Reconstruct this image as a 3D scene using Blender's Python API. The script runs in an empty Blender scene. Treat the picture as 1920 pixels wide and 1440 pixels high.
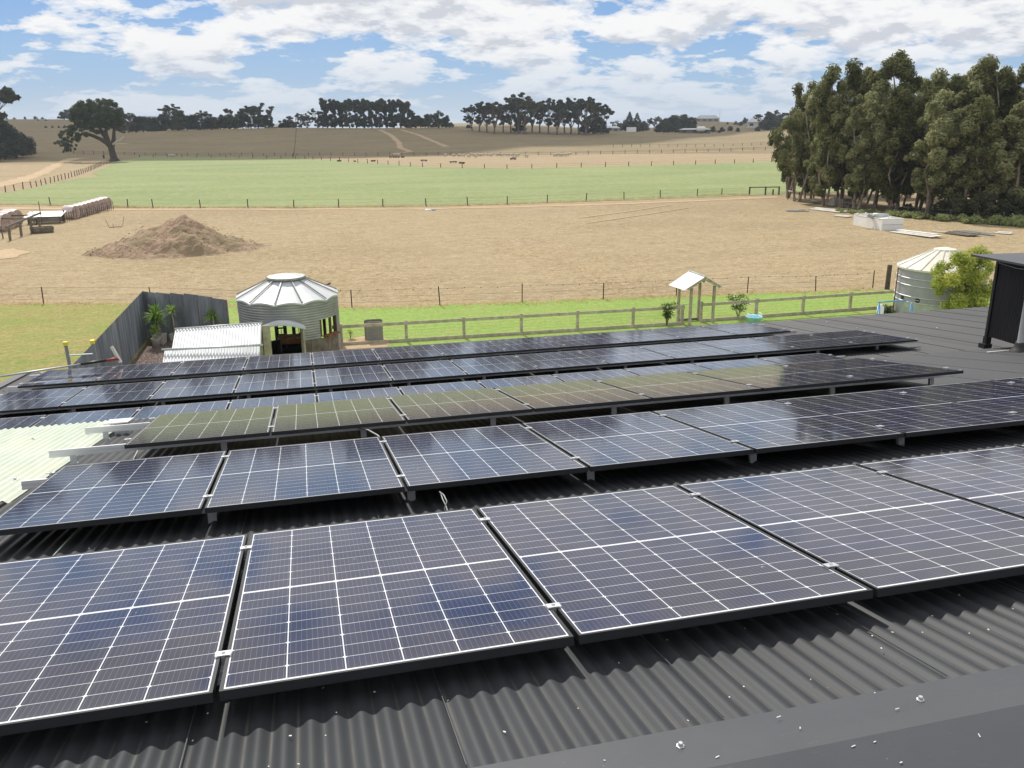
import bpy, bmesh, math, random
import numpy as np
from mathutils import Vector, Matrix
sc = bpy.context.scene
C = sc.collection
rnd = random.Random(7)
# ---------------------------------------------------------------- camera model
F = 1587.957; HC = 10.0
WD = np.array([[0.96944055, -0.24520077, -0.00784904],
               [-0.07890371, -0.28134481, -0.95635731],
               [0.23229127, 0.92775087, -0.29209432]])   # rows: camera right, down, forward in world axes
cam = bpy.data.cameras.new('camera'); camo = bpy.data.objects.new('camera', cam); C.objects.link(camo)
cam.sensor_width = 36; cam.lens = F/1920*36; cam.clip_start = 0.05; cam.clip_end = 30000
camo.matrix_world = Matrix(((WD[0][0], -WD[1][0], -WD[2][0], 0), (WD[0][1], -WD[1][1], -WD[2][1], 0),
                            (WD[0][2], -WD[1][2], -WD[2][2], HC), (0, 0, 0, 1)))
sc.camera = camo
def ray(px, py): return np.array([(px-960)/F, (py-720)/F, 1.0])@WD
def G(px, py, z=0.0):
    r = ray(px, py); return np.array([0, 0, HC])+r*((z-HC)/r[2])
def Pj(X):
    c = (np.array(X, float)-[0, 0, HC])@WD.T; return 960+F*c[0]/c[2], 720+F*c[1]/c[2]
def at_d(px, py, d):
    r = ray(px, py); return np.array([0, 0, HC])+r*(d/math.hypot(r[0], r[1]))
def htop(b, py):
    lo, hi = b[2]-2, b[2]+60
    for _ in range(50):
        m = (lo+hi)/2
        if Pj((b[0], b[1], m))[1] > py: lo = m
        else: hi = m
    return lo-b[2]
# ---------------------------------------------------------------- object helpers
def tag(o, label=None, cat=None, group=None, kind=None):
    if label: o['label'] = label
    if cat: o['category'] = cat
    if group: o['group'] = group
    if kind: o['kind'] = kind
    return o
def empty(name, loc=(0, 0, 0), rz=0, label=None, cat=None, group=None, kind=None):
    o = bpy.data.objects.new(name, None); C.objects.link(o); o.location = loc; o.rotation_euler = (0, 0, rz)
    o.empty_display_size = .2
    return tag(o, label, cat, group, kind)
def copy_tree(o, parent=None):
    c = o.copy(); C.objects.link(c); c.parent = parent
    for ch in list(o.children): copy_tree(ch, c)
    return c
class MB:
    def __init__(s): s.v = []; s.f = []; s.n = 0
    def add(s, verts, faces):
        k = s.n; s.v.extend([tuple(map(float, q)) for q in verts]); s.n = len(s.v)
        s.f.extend([tuple(i+k for i in f) for f in faces])
    def box(s, c, size, R=None):
        hx, hy, hz = [q/2 for q in size]; P = []
        for z in (-hz, hz):
            for x, y in ((-hx, -hy), (hx, -hy), (hx, hy), (-hx, hy)):
                p = Vector((x, y, z))
                if R is not None: p = R@p
                P.append((c[0]+p.x, c[1]+p.y, c[2]+p.z))
        s.add(P, [(0, 3, 2, 1), (4, 5, 6, 7), (0, 1, 5, 4), (1, 2, 6, 5), (2, 3, 7, 6), (3, 0, 4, 7)])
        return s
    def bar(s, a, b, w, h):
        a = Vector(a); b = Vector(b); d = b-a; L = d.length
        q = d.to_track_quat('X', 'Z').to_matrix(); s.box((a+b)/2, (L, w, h), q); return s
    def tube(s, pts, r, n=8, cap=True):
        pts = [Vector(p) for p in pts]; m = len(pts)
        rr = r if isinstance(r, (list, tuple)) else [r]*m
        rings = []; prev = None
        for i, p in enumerate(pts):
            d = (pts[min(i+1, m-1)]-pts[max(i-1, 0)]).normalized()
            if prev is None:
                a = Vector((0, 0, 1)) if abs(d.z) < .9 else Vector((1, 0, 0)); x = d.cross(a).normalized()
            else: x = (prev-d*prev.dot(d)).normalized()
            prev = x; y = d.cross(x)
            rings.append([p+(x*math.cos(t)+y*math.sin(t))*rr[i] for t in [2*math.pi*k/n for k in range(n)]])
        V = [q for rg in rings for q in rg]; Fc = []
        for i in range(m-1):
            for k in range(n):
                Fc.append((i*n+k, i*n+(k+1) % n, (i+1)*n+(k+1) % n, (i+1)*n+k))
        if cap: Fc.append(tuple(reversed(range(n)))); Fc.append(tuple((m-1)*n+k for k in range(n)))
        s.add(V, Fc); return s
    def lathe(s, c, prof, n=24, a0=0, a1=2*math.pi, R=None):
        full = abs(a1-a0-2*math.pi) < 1e-6; m = n if full else n+1; V = []
        for r, z in prof:
            for k in range(m):
                t = a0+(a1-a0)*k/n; p = Vector((r*math.cos(t), r*math.sin(t), z))
                if R is not None: p = R@p
                V.append((c[0]+p.x, c[1]+p.y, c[2]+p.z))
        Fc = []
        for i in range(len(prof)-1):
            for k in range(n):
                k2 = (k+1) % m if full else k+1
                Fc.append((i*m+k, i*m+k2, (i+1)*m+k2, (i+1)*m+k))
        s.add(V, Fc); return s
    def grid(s, P):   # P: rows of points
        R = len(P); K = len(P[0]); V = [q for r in P for q in r]
        s.add(V, [(i*K+j, i*K+j+1, (i+1)*K+j+1, (i+1)*K+j) for i in range(R-1) for j in range(K-1)]); return s
    def mesh(s, name, mat, smooth=False):
        me = bpy.data.meshes.new(name); me.from_pydata(s.v, [], s.f)
        if mat:
            for m_ in (mat if isinstance(mat, list) else [mat]): me.materials.append(m_)
        if smooth: me.polygons.foreach_set('use_smooth', [True]*len(me.polygons))
        me.update(); return me
    def build(s, name, mat, parent=None, smooth=False, bevel=0):
        o = bpy.data.objects.new(name, s.mesh(name, mat, smooth)); C.objects.link(o)
        if parent: o.parent = parent
        if bevel:
            b = o.modifiers.new('bevel', 'BEVEL'); b.width = bevel; b.segments = 2; b.limit_method = 'ANGLE'
        return o
def mesh_obj(name, me, parent=None):
    o = bpy.data.objects.new(name, me); C.objects.link(o)
    if parent: o.parent = parent
    return o
ORD = 'first second third fourth fifth sixth seventh eighth ninth tenth eleventh twelfth thirteenth fourteenth fifteenth sixteenth seventeenth eighteenth nineteenth twentieth'.split()
def ordw(i):
    if i < 20: return ORD[i]
    t = {2: 'twenty', 3: 'thirty', 4: 'forty', 5: 'fifty'}[(i+1)//10]
    k = (i+1) % 10
    return t+'-'+ORD[k-1] if k else {2: 'twentieth', 3: 'thirtieth', 4: 'fortieth'}[(i+1)//10]
# ---------------------------------------------------------------- materials
class NT:
    def __init__(s, name):
        s.m = bpy.data.materials.new(name); s.m.use_nodes = True; s.t = s.m.node_tree; s.t.nodes.clear()
        s.out = s.n('ShaderNodeOutputMaterial')
    def n(s, typ, **kw):
        k = s.t.nodes.new(typ)
        for a, b in kw.items(): setattr(k, a, b)
        return k
    def l(s, a, b): s.t.links.new(a, b)
    def math(s, op, a, b=None, c=None, clamp=False):
        k = s.n('ShaderNodeMath', operation=op, use_clamp=clamp)
        for i, q in enumerate((a, b, c)):
            if q is None: continue
            if isinstance(q, (int, float)): k.inputs[i].default_value = q
            else: s.l(q, k.inputs[i])
        return k.outputs[0]
    def mix(s, f, a, b):
        k = s.n('ShaderNodeMix', data_type='RGBA')
        for i, q in ((0, f), (6, a), (7, b)):
            if isinstance(q, (int, float)): k.inputs[i].default_value = q
            elif isinstance(q, tuple): k.inputs[i].default_value = (*q, 1)
            else: s.l(q, k.inputs[i])
        return k.outputs[2]
    def noise(s, vec, scale, detail=4, rough=.55, dist=0):
        k = s.n('ShaderNodeTexNoise'); k.inputs['Scale'].default_value = scale; k.inputs['Detail'].default_value = detail
        k.inputs['Roughness'].default_value = rough; k.inputs['Distortion'].default_value = dist
        if vec is not None: s.l(vec, k.inputs['Vector'])
        return k.outputs['Fac']
    def ramp(s, f, stops):
        k = s.n('ShaderNodeValToRGB'); e = k.color_ramp.elements
        while len(e) < len(stops): e.new(.5)
        for q, (p, c) in zip(e, stops): q.position = p; q.color = (*c, 1) if isinstance(c, tuple) else (c, c, c, 1)
        s.l(f, k.inputs[0]); return k.outputs[0]
    def pos(s): return s.n('ShaderNodeNewGeometry').outputs['Position']
    def obj(s): return s.n('ShaderNodeTexCoord').outputs['Object']
    def mapping(s, v, scale=(1, 1, 1), rot=(0, 0, 0)):
        k = s.n('ShaderNodeMapping'); k.inputs['Scale'].default_value = scale; k.inputs['Rotation'].default_value = rot
        s.l(v, k.inputs[0]); return k.outputs[0]
    def bsdf(s, col, rough=.6, metal=0, spec=.5, bump=None, bstr=.3, bdist=.02):
        b = s.n('ShaderNodeBsdfPrincipled')
        for nm, q in (('Base Color', col), ('Roughness', rough), ('Metallic', metal), ('Specular IOR Level', spec)):
            if isinstance(q, tuple): b.inputs[nm].default_value = (*q, 1)
            elif isinstance(q, (int, float)): b.inputs[nm].default_value = q
            else: s.l(q, b.inputs[nm])
        if bump is not None:
            k = s.n('ShaderNodeBump'); k.inputs['Strength'].default_value = bstr; k.inputs['Distance'].default_value = bdist
            s.l(bump, k.inputs['Height']); s.l(k.outputs[0], b.inputs['Normal'])
        return b
    def fin(s, b): s.l(b.outputs[0], s.out.inputs[0]); return s.m
def simple(name, col, rough=.6, metal=0, spec=.5, var=.25, scale=3., bump=0, bscale=30.):
    k = NT(name); v = k.obj(); nz = k.noise(v, scale, 5)
    lo = tuple(c*(1-var) for c in col); hi = tuple(min(1, c*(1+var)) for c in col)
    c_ = k.ramp(nz, [(.3, lo), (.7, hi)])
    bp = k.noise(v, bscale, 4) if bump else None
    return k.fin(k.bsdf(c_, rough, metal, spec, bp, bump, .02))
M = {}
# dry pasture, green paddock, lawns
def ground(name, cols, patch, fine=1.2, bump=.6, lamt=.5, damt=.35):
    k = NT(name); p = k.pos()
    sx = k.mapping(p, (1, 2.2, 1))
    a = k.noise(sx, .035, 5, .6); b = k.noise(sx, .35, 5, .65); c = k.noise(sx, fine, 4, .7); d = k.noise(p, 7, 3, .6)
    base = k.ramp(a, [(.38, cols[0]), (.5, cols[1]), (.62, cols[2])])
    c2 = k.mix(k.ramp(b, [(.42, 0.), (.68, 1.)]), base, patch)
    e_ = k.noise(k.mapping(p, (1, 1.6, 1)), 3.1, 5, .75)
    lightf = k.math('MULTIPLY', k.math('ADD', k.ramp(c, [(.46, 0.), (.66, .7)]), k.ramp(e_, [(.52, 0.), (.66, .8)]), clamp=True), lamt)
    c3 = k.mix(lightf, c2, cols[3])
    df = k.math('MULTIPLY', k.math('ADD', k.ramp(d, [(.35, 1.), (.55, 0.)]), k.ramp(e_, [(.36, .9), (.46, 0.)]), clamp=True), damt)
    c4 = k.mix(df, c3, cols[4])
    return k.fin(k.bsdf(c4, .95, 0, .15, k.math('ADD', c, d), bump, .12))
M['dry'] = ground('dry_grass', [(.29, .225, .135), (.37, .285, .172), (.345, .27, .165), (.56, .46, .30), (.23, .17, .095)], (.27, .205, .115), 1.2, .6, .75, .5)
M['green'] = ground('green_pasture', [(.155, .215, .062), (.205, .255, .082), (.27, .295, .115), (.41, .42, .25), (.17, .20, .09)], (.22, .27, .12), .8, .35, .8, .5)
M['lawn'] = ground('mown_lawn', [(.19, .29, .055), (.22, .34, .07), (.25, .35, .085), (.36, .44, .14), (.12, .19, .04)], (.28, .32, .10), 1.6, .35, .6, .45)
M['lawn2'] = ground('patchy_lawn', [(.20, .24, .055), (.27, .27, .08), (.19, .25, .05), (.38, .36, .15), (.12, .15, .04)], (.34, .25, .11), 1.2, .4, .6, .5)
M['track'] = ground('bare_earth', [(.44, .32, .20), (.50, .37, .24), (.48, .36, .22), (.58, .45, .30), (.34, .25, .15)], (.42, .30, .18), 2, .4)
M['hay'] = ground('dry_hill', [(.215, .17, .095), (.26, .205, .115), (.29, .23, .13), (.38, .30, .175), (.17, .135, .085)], (.21, .17, .10), .3, .3)
k = NT('mulch'); p = k.pos(); a = k.noise(p, 14, 4, .7)
M['mulch'] = k.fin(k.bsdf(k.ramp(a, [(.35, (.04, .03, .025)), (.52, (.13, .09, .075)), (.66, (.33, .28, .25))]), .95, 0, .2, a, .8, .05))
# spoil heap
k = NT('mound_earth'); p = k.obj(); a = k.noise(p, .55, 5, .65); b = k.noise(p, 3.5, 5, .7)
c1 = k.ramp(b, [(.3, (.24, .165, .11)), (.5, (.41, .29, .20)), (.7, (.52, .38, .27))])
c2 = k.mix(k.ramp(a, [(.46, 0.), (.6, .8)]), c1, (.29, .24, .14))
M['mound'] = k.fin(k.bsdf(c2, .95, 0, .15, b, 1., .25))
# roof steel: dark painted corrugated, dust in the upper roof's troughs, dark lines in the lower roof's
def roof_mat(name, base, rough, trough_col, trough_amt, x0, stre=.15):
    k = NT(name); o = k.pos(); sx = k.n('ShaderNodeSeparateXYZ'); k.l(o, sx.inputs[0])
    ph = k.math('MULTIPLY', k.math('SUBTRACT', sx.outputs[0], x0), 2*math.pi/.0762)
    cs = k.math('COSINE', ph)
    tr = k.ramp(k.math('MULTIPLY', k.math('ADD', cs, 1.), .5), [(.0, 1.), (.02, .6), (.05, 0.)])
    st = k.mapping(o, (9, 1.6, 1)); n1 = k.noise(st, 1.2, 5, .7); n2 = k.noise(o, 1.1, 4); n3 = k.noise(o, 60, 2)
    c0 = k.ramp(n2, [(.3, tuple(q*.86 for q in base)), (.7, tuple(q*1.14 for q in base))]); n5 = k.noise(k.mapping(o, (5.5, .10, 0)), 1.0, 3, .7)
    c0 = k.mix(k.ramp(n5, [(.50, 0.), (.62, stre)]), c0, tuple(q*.45 for q in base))
    fa = k.math('MULTIPLY', tr, k.ramp(n1, [(.42, .05), (.72, trough_amt)]))
    c1 = k.mix(fa, c0, trough_col)
    sp = k.math('MULTIPLY', k.ramp(n3, [(.74, 0.), (.79, 1.)]), .22)
    c2 = k.mix(sp, c1, (.4, .38, .34))
    r = k.math('ADD', k.math('MULTIPLY', n2, .18), rough-.09)
    return k.fin(k.bsdf(c2, r, 0, .26))
M['roof'] = roof_mat('charcoal_roof_steel', (.036, .039, .044), .54, (.20, .18, .14), .4, 0)
M['roof2'] = roof_mat('charcoal_roof_steel_lower', (.048, .049, .053), .52, (.015, .015, .015), .8, 0, .75)  # trough lines and streaks coloured darker than the base
k = NT('capping_steel'); o = k.pos(); n2 = k.noise(o, 1.4, 4); n4 = k.noise(k.mapping(o, (3, 9, 1)), 5, 5, .75); n3 = k.noise(o, 75, 2)
c0 = k.ramp(n2, [(.3, (.052, .055, .062)), (.7, (.072, .074, .080))])
c0 = k.mix(k.math('MULTIPLY', k.ramp(n4, [(.62, 0.), (.8, 1.)]), .18), c0, (.36, .34, .31))
c0 = k.mix(k.math('MULTIPLY', k.ramp(n3, [(.76, 0.), (.8, 1.)]), .4), c0, (.5, .47, .42))
M['cap'] = k.fin(k.bsdf(c0, k.math('ADD', k.math('MULTIPLY', n4, .2), .32), 0, .5))
# fibreglass rooflight
k = NT('fibreglass'); o = k.pos(); n1 = k.noise(k.mapping(o, (6, .7, 1)), 1.5, 5, .6); n2 = k.noise(o, 1.2, 5, .65)
c0 = k.ramp(n1, [(.3, (.50, .57, .48)), (.7, (.64, .69, .58))])
c0 = k.mix(k.ramp(n2, [(.5, 0.), (.75, .8)]), c0, (.64, .66, .50))
b = k.bsdf(c0, .5, 0, .45); tl = k.n('ShaderNodeBsdfTranslucent'); k.l(c0, tl.inputs[0])
mx = k.n('ShaderNodeMixShader'); mx.inputs[0].default_value = .12; k.l(b.outputs[0], mx.inputs[1]); k.l(tl.outputs[0], mx.inputs[2])
k.l(mx.outputs[0], k.out.inputs[0]); M['fibre'] = k.m
# photovoltaic laminate: 6 x 18 half cells under glass
k = NT('solar_cells'); o = k.obj(); sp = k.n('ShaderNodeSeparateXYZ'); k.l(o, sp.inputs[0])
X, Y = sp.outputs[0], sp.outputs[1]
def lmask(v, per, w, off):   # 1 near multiples of per
    q = k.math('DIVIDE', k.math('SUBTRACT', v, off), per)
    d = k.math('MULTIPLY', k.math('ABSOLUTE', k.math('SUBTRACT', q, k.math('ROUND', q))), per)
    return k.math('LESS_THAN', d, w/2), d
mx_, dx = lmask(X, .184, .0036, .567)
my_, dy = lmask(k.math('ABSOLUTE', k.math('SUBTRACT', Y, .861)), .0922, .0023, .0075)
mid = k.math('LESS_THAN', k.math('ABSOLUTE', k.math('SUBTRACT', Y, .861)), .0052)
ex = k.math('GREATER_THAN', k.math('ABSOLUTE', k.math('SUBTRACT', X, .567)), .5515)
ey = k.math('GREATER_THAN', k.math('ABSOLUTE', k.math('SUBTRACT', Y, .861)), .8385)
_, dy2 = lmask(k.math('ABSOLUTE', k.math('SUBTRACT', Y, .861)), .1844, .003, .0075)
dia = k.math('LESS_THAN', k.math('ADD', dx, dy2), .0090)
W_ = k.math('MAXIMUM', k.math('MAXIMUM', k.math('MAXIMUM', mx_, my_), k.math('MAXIMUM', mid, ex)), k.math('MAXIMUM', ey, dia))
bb, _ = lmask(X, .0184, .0011, .567+.0092)
oi = k.n('ShaderNodeObjectInfo')
vadd = k.n('ShaderNodeVectorMath', operation='ADD'); k.l(k.pos(), vadd.inputs[0]); vadd.inputs[1].default_value = (3, 0, 0)
snap = k.n('ShaderNodeVectorMath', operation='SNAP'); k.l(vadd.outputs[0], snap.inputs[0]); snap.inputs[1].default_value = (.184, .0922, 10)
pn = k.noise(vadd.outputs[0], .9, 3, .5); wn = k.n('ShaderNodeTexWhiteNoise'); k.l(snap.outputs[0], wn.inputs[0])
bl = k.ramp(k.math('ADD', pn, k.math('MULTIPLY', wn.outputs[0], .08)), [(.42, (.015, .015, .032)), (.58, (.012, .0145, .048)), (.70, (.017, .016, .035))])
c = k.mix(k.math('MULTIPLY', bb, .36), bl, (.30, .30, .34))
c = k.mix(W_, c, (.70, .71, .74))
rgh = k.math('ADD', k.math('MULTIPLY', k.noise(k.pos(), 5, 4), .05), .05)
du = k.math('MULTIPLY', k.noise(k.pos(), 2.2, 5, .7), .030)
c = k.mix(du, c, (.46, .46, .48))
edge = k.ramp(Y, [(0., .16), (.05, .03), (.12, 0.)]); c = k.mix(k.math('MULTIPLY', edge, k.noise(k.mapping(k.pos(), (14, 2, 1)), 1, 4, .7)), c, (.44, .42, .38))
spk = k.ramp(k.noise(k.pos(), 33, 2, .5), [(.775, 0.), (.80, .7)]); c = k.mix(spk, c, (.6, .6, .57))
M['pv'] = k.fin(k.bsdf(c, rgh, 0, .44))
M['frame'] = simple('black_anodised', (.028, .029, .033), .38, .35, .5, .1)
M['alu'] = simple('bare_aluminium', (.72, .73, .75), .35, .85, .5, .08)
M['alu2'] = simple('dull_aluminium', (.50, .51, .53), .45, .5, .5, .1)
M['galv'] = simple('galvanised_steel', (.52, .54, .55), .45, .45, .5, .18, 2)
M['zinc_white'] = simple('bright_zinc_roof', (.53, .55, .56), .5, .15, .5, .08, 1.5)
k = NT('weathered_zinc'); o = k.pos(); n1 = k.noise(k.mapping(o, (1, 1, .12)), 2.2, 5, .65); M['fence_zinc'] = k.fin(k.bsdf(k.ramp(n1, [(.34, (.13, .145, .165)), (.5, (.20, .22, .245)), (.66, (.34, .36, .39))]), .6, .1, .4))
M['rust'] = simple('rust', (.20, .085, .035), .9, 0, .2, .4, 6)
M['black'] = simple('black_plastic', (.015, .015, .016), .45, 0, .5, .2)
M['darkmetal'] = simple('dark_cladding', (.022, .022, .024), .6, 0, .3, .25, 1)
M['white'] = simple('white_paint', (.78, .78, .76), .55, 0, .4, .06, 1)
M['offwhite'] = simple('dirty_white_sheet', (.62, .60, .54), .7, 0, .3, .22, 2)
M['timber'] = simple('weathered_timber', (.43, .39, .30), .9, 0, .2, .28, 4, .4)
M['timber_dark'] = simple('dark_timber', (.10, .065, .04), .8, 0, .3, .35, 3, .4)
M['timber_grey'] = simple('old_grey_boards', (.17, .15, .12), .9, 0, .2, .35, 3, .5)
M['post'] = simple('fence_post_wood', (.10, .08, .06), .95, 0, .2, .3, 3, .5)
M['steelpost'] = simple('rusty_star_post', (.07, .04, .028), .9, 0, .2, .3, 3)
M['wire'] = simple('fence_wire', (.16, .15, .14), .6, .5, .4, .1)
M['yellow'] = simple('yellow_cap', (.85, .68, .05), .5)
M['orange'] = simple('orange_plastic', (.85, .14, .03), .5)
M['red'] = simple('red_plastic', (.30, .05, .03), .5)
M['blue'] = simple('blue_paint', (.08, .30, .62), .5)
M['ltblue'] = simple('pale_blue_plastic', (.35, .70, .85), .45)
M['silver'] = simple('tank_silver', (.37, .355, .41), .6, .1, .4, .08)
M['cream'] = simple('cream_tank_roof', (.68, .65, .56), .6, 0, .3, .1)
M['pot'] = simple('pale_concrete_pot', (.50, .47, .42), .85, 0, .3, .15)
M['bale'] = simple('pinkish_bale_wrap', (.62, .52, .50), .45, 0, .5, .18, 2)
M['bale_shade'] = simple('bale_end_shaded', (.40, .31, .27), .95, 0, .1, .35, 6, .5)  # darker wrap tone: shading painted onto the camera-side bale end
M['wool'] = simple('sheep_wool', (.55, .48, .38), .95, 0, .1, .2, 5)
M['sheepskin'] = simple('sheep_face', (.30, .26, .21), .9)
M['cow'] = simple('dark_hide', (.03, .022, .018), .8)
M['brick'] = simple('pale_brick_wall', (.34, .28, .23), .9, 0, .2, .2)
M['housetin'] = simple('blue_grey_tin', (.22, .25, .29), .5, 0, .5, .1)
M['bark'] = simple('grey_bark', (.15, .12, .09), .9, 0, .2, .45, 3, .6, 8)
M['bark_pale'] = simple('pale_gum_bark', (.24, .195, .15), .85, 0, .15, .6, 1.0, .5, 6)
M['bark_dark'] = simple('dark_bark', (.06, .05, .04), .95, 0, .2, .4, 2, .6, 6)
M['deadwood'] = simple('bleached_deadwood', (.50, .46, .40), .8)
M['cable'] = simple('grey_cable', (.34, .34, .34), .5)
M['flower'] = simple('white_petals', (.80, .76, .70), .6)
def leaf(name, cols, tr=.3, scale=.35):
    k = NT(name); o = k.obj(); n = k.noise(o, scale, 4, .6); oi = k.n('ShaderNodeObjectInfo')
    wn = k.n('ShaderNodeTexNoise'); wn.inputs['Scale'].default_value = 6; k.l(o, wn.inputs['Vector'])
    f = k.math('ADD', k.math('MULTIPLY', n, .7), k.math('MULTIPLY', wn.outputs['Fac'], .3))
    f = k.math('ADD', f, k.math('MULTIPLY', k.math('SUBTRACT', oi.outputs['Random'], .5), .30))
    c = k.ramp(f, [(.34, cols[0]), (.5, cols[1]), (.64, cols[2])])
    b = k.bsdf(c, .75, 0, .12); t = k.n('ShaderNodeBsdfTranslucent'); k.l(c, t.inputs[0])
    m = k.n('ShaderNodeMixShader'); m.inputs[0].default_value = tr; k.l(b.outputs[0], m.inputs[1]); k.l(t.outputs[0], m.inputs[2])
    k.l(m.outputs[0], k.out.inputs[0]); return k.m
M['leaf_euc'] = leaf('eucalypt_leaves', [(.10, .11, .04), (.175, .185, .075), (.36, .37, .19)], .45)
M['leaf_gum'] = leaf('gum_leaves', [(.05, .06, .03), (.075, .085, .042), (.12, .125, .065)], .35)
M['leaf_pine'] = leaf('pine_needles', [(.036, .046, .026), (.052, .066, .034), (.078, .09, .046)], .28)
M['leaf_lone'] = leaf('cypress_foliage', [(.04, .058, .022), (.062, .086, .032), (.10, .12, .05)], .35)
M['leaf_bush'] = leaf('yellow_green_leaves', [(.15, .23, .04), (.31, .39, .08), (.55, .55, .15)], .45, 1.2)
M['leaf_rose'] = leaf('rose_leaves', [(.07, .11, .03), (.12, .17, .05), (.22, .24, .10)], .3, 2)
M['leaf_yucca'] = leaf('yucca_leaves', [(.16, .28, .04), (.30, .46, .09), (.50, .62, .18)], .3, 2)
M['weed'] = leaf('weed_leaves', [(.18, .21, .08), (.28, .33, .13), (.40, .43, .20)], .3, .5)
M['leaf_dusty'] = leaf('dusty_tree_leaves', [(.055, .062, .022), (.095, .10, .036), (.15, .145, .06)], .25)
SEEDZ=3.7; CLO=.437; CLB=.93; EXPO=0.03; HAZE=.00016; CTILT=.85
# ---------------------------------------------------------------- terrain
SK = [(-400, 262, 226, 0), (0, 258, 224, 0), (100, 255, 224, 0), (245, 250, 227, .5), (323, 245.5, 238, 1.5), (560, 239.5, 242, 1.5), (700, 239.5, 241, 1.5),
      (850, 239.5, 231, 1.5), (960, 244, 233, 1), (1140, 247.5, 241, .6), (1230, 249, 240, .6), (1290, 250.5, 229, .5), (1345, 250.5, 228, .5),
      (1427, 246, 231, .8), (1500, 241, 228, .8), (1700, 236, 226, .5), (2400, 235, 226, .5)]
def smooth(t): t = min(1, max(0, t)); return t*t*(3-2*t)
def elev(px, py):
    r = ray(px, py); return r[2]/math.hypot(r[0], r[1])
def hz(x, y):
    d = math.hypot(x, y)
    if d <= 300: return 0.0
    dx, dy = x/d, y/d
    cz = dx*WD[2][0]+dy*WD[2][1]; cx = dx*WD[0][0]+dy*WD[0][1]
    px = 960+F*cx/cz if cz > .15 else (2400 if cx > 0 else -400)
    px = max(-400, min(2399, px)); R0 = 358-53*smooth((px-150)/850)
    if d <= R0: return 0.0
    for a, b in zip(SK, SK[1:]):
        if a[0] <= px <= b[0]:
            t = smooth((px-a[0])/(b[0]-a[0])); r1 = a[1]+(b[1]-a[1])*t; r2 = a[2]+(b[2]-a[2])*t; dip = a[3]+(b[3]-a[3])*t; break
    z1 = HC+480*elev(px, r1); z2 = HC+900*elev(px, r2)
    if d < 480: 
        t = (d-R0)/(480-R0); z = z1*(t*.75+.25*smooth(t))
    elif d < 900:
        t = (d-480)/420; z = z1+(z2-z1)*smooth(t)-dip*math.sin(math.pi*t)*2
    else: z = z2*(1-smooth((d-900)/500))
    return z+.25*math.sin(x*.03)*math.sin(y*.021+1)*min(1, (d-R0)/60)*(1 if d < 900 else 0)
rings = [0.5, 10, 20, 35, 50, 65, 80, 100, 120, 145, 170, 200, 230, 255, 270, 280, 290, 300, 305, 310, 318, 330, 350, 370, 390, 410, 430, 450, 465, 480, 495, 510, 530, 560, 600, 650, 700, 760, 820, 870, 900, 930, 980, 1050, 1150, 1300, 1500, 2000, 3000]
NA = 360; P = []
for d in rings:
    P.append([(d*math.sin(a), d*math.cos(a), hz(d*math.sin(a), d*math.cos(a))) for a in [2*math.pi*k/NA for k in range(NA+1)]])
mb = MB(); mb.grid([list(reversed(r)) for r in P])
g = mb.build('ground', [M['dry'], M['hay']], smooth=True); tag(g, kind='structure')
for pl in g.data.polygons:
    c = pl.center
    if math.hypot(c[0], c[1]) > 308: pl.material_index = 1
def densify(pts, step, jit, seed):
    r = random.Random(seed); out = []
    n = len(pts)
    for i in range(n):
        a = np.array(pts[i][:2]); b = np.array(pts[(i+1) % n][:2]); m = max(1, int(np.linalg.norm(b-a)/step))
        for j in range(m):
            q = a+(b-a)*j/m; out.append((q[0]+r.uniform(-jit, jit), q[1]+r.uniform(-jit, jit)))
    return out
def sheet(name, pts, z, mat, step=2, jit=.25, seed=1, drape=False, kind='structure', label=None, cat=None):
    bm = bmesh.new(); vs = [bm.verts.new((x, y, z)) for x, y in densify(pts, step, jit, seed)]
    f = bm.faces.new(vs); f.normal_update()
    if f.normal.z < 0: f.normal_flip()
    bmesh.ops.triangulate(bm, faces=bm.faces[:])
    me = bpy.data.meshes.new(name); bm.to_mesh(me); bm.free(); me.materials.append(mat)
    o = mesh_obj(name, me); tag(o, label, cat, kind=kind); return o
def strip(name, px, w, mat, up=.06, seg=30, kind='structure', ground_px=True):
    pts = []
    for (x, y, d) in px:
        pts.append(G(x, y)[:2] if d is None else at_d(x, y, d)[:2])
    # smooth resample
    Q = []
    for i in range(len(pts)-1):
        m = max(2, int(np.linalg.norm(pts[i+1]-pts[i])/4))
        for j in range(m): Q.append(pts[i]+(pts[i+1]-pts[i])*j/m)
    Q.append(pts[-1]); L = []; rr = random.Random(3)
    for i, q in enumerate(Q):
        t = Q[min(i+1, len(Q)-1)]-Q[max(i-1, 0)]; t = t/np.linalg.norm(t); nn = np.array([-t[1], t[0]])
        ww = w*(.8+.4*rr.random())/2
        row = []
        for s in (-1, -.33, .33, 1):
            x, y = q+nn*ww*s; row.append((x, y, hz(x, y)+up))
        L.append(row)
    o = MB().grid(L).build(name, mat); tag(o, kind=kind); return o
far = [(190, 318), (215, 303.5), (270, 294), (420, 294.5), (560, 296.5), (640, 302), (800, 313), (960, 316), (1140, 312), (1300, 308), (1480, 301.5), (1900, 296), (2300, 296)]
near = [(2300, 340), (1460, 364), (1240, 373), (1030, 380.5), (800, 386.5), (560, 389.5), (240, 389.5), (95, 385), (0, 383), (-350, 380), (-350, 372), (0, 364), (60, 354), (100, 343), (150, 334), (188, 331), (172, 325)]
sheet('paddock_grass', [G(x, y) for x, y in far+near], .03, M['green'], 1.6, .55, 4)
sheet('lawn_grass', [G(x, y) for x, y in [(430, 561), (640, 578), (760, 576), (860, 572), (1000, 565), (1130, 560), (1290, 555), (1500, 548), (1680, 543), (1900, 536), (2300, 524)]]+[(60, 20), (-4.5, 20)], .03, M['lawn'], .8, .10, 5)
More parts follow.
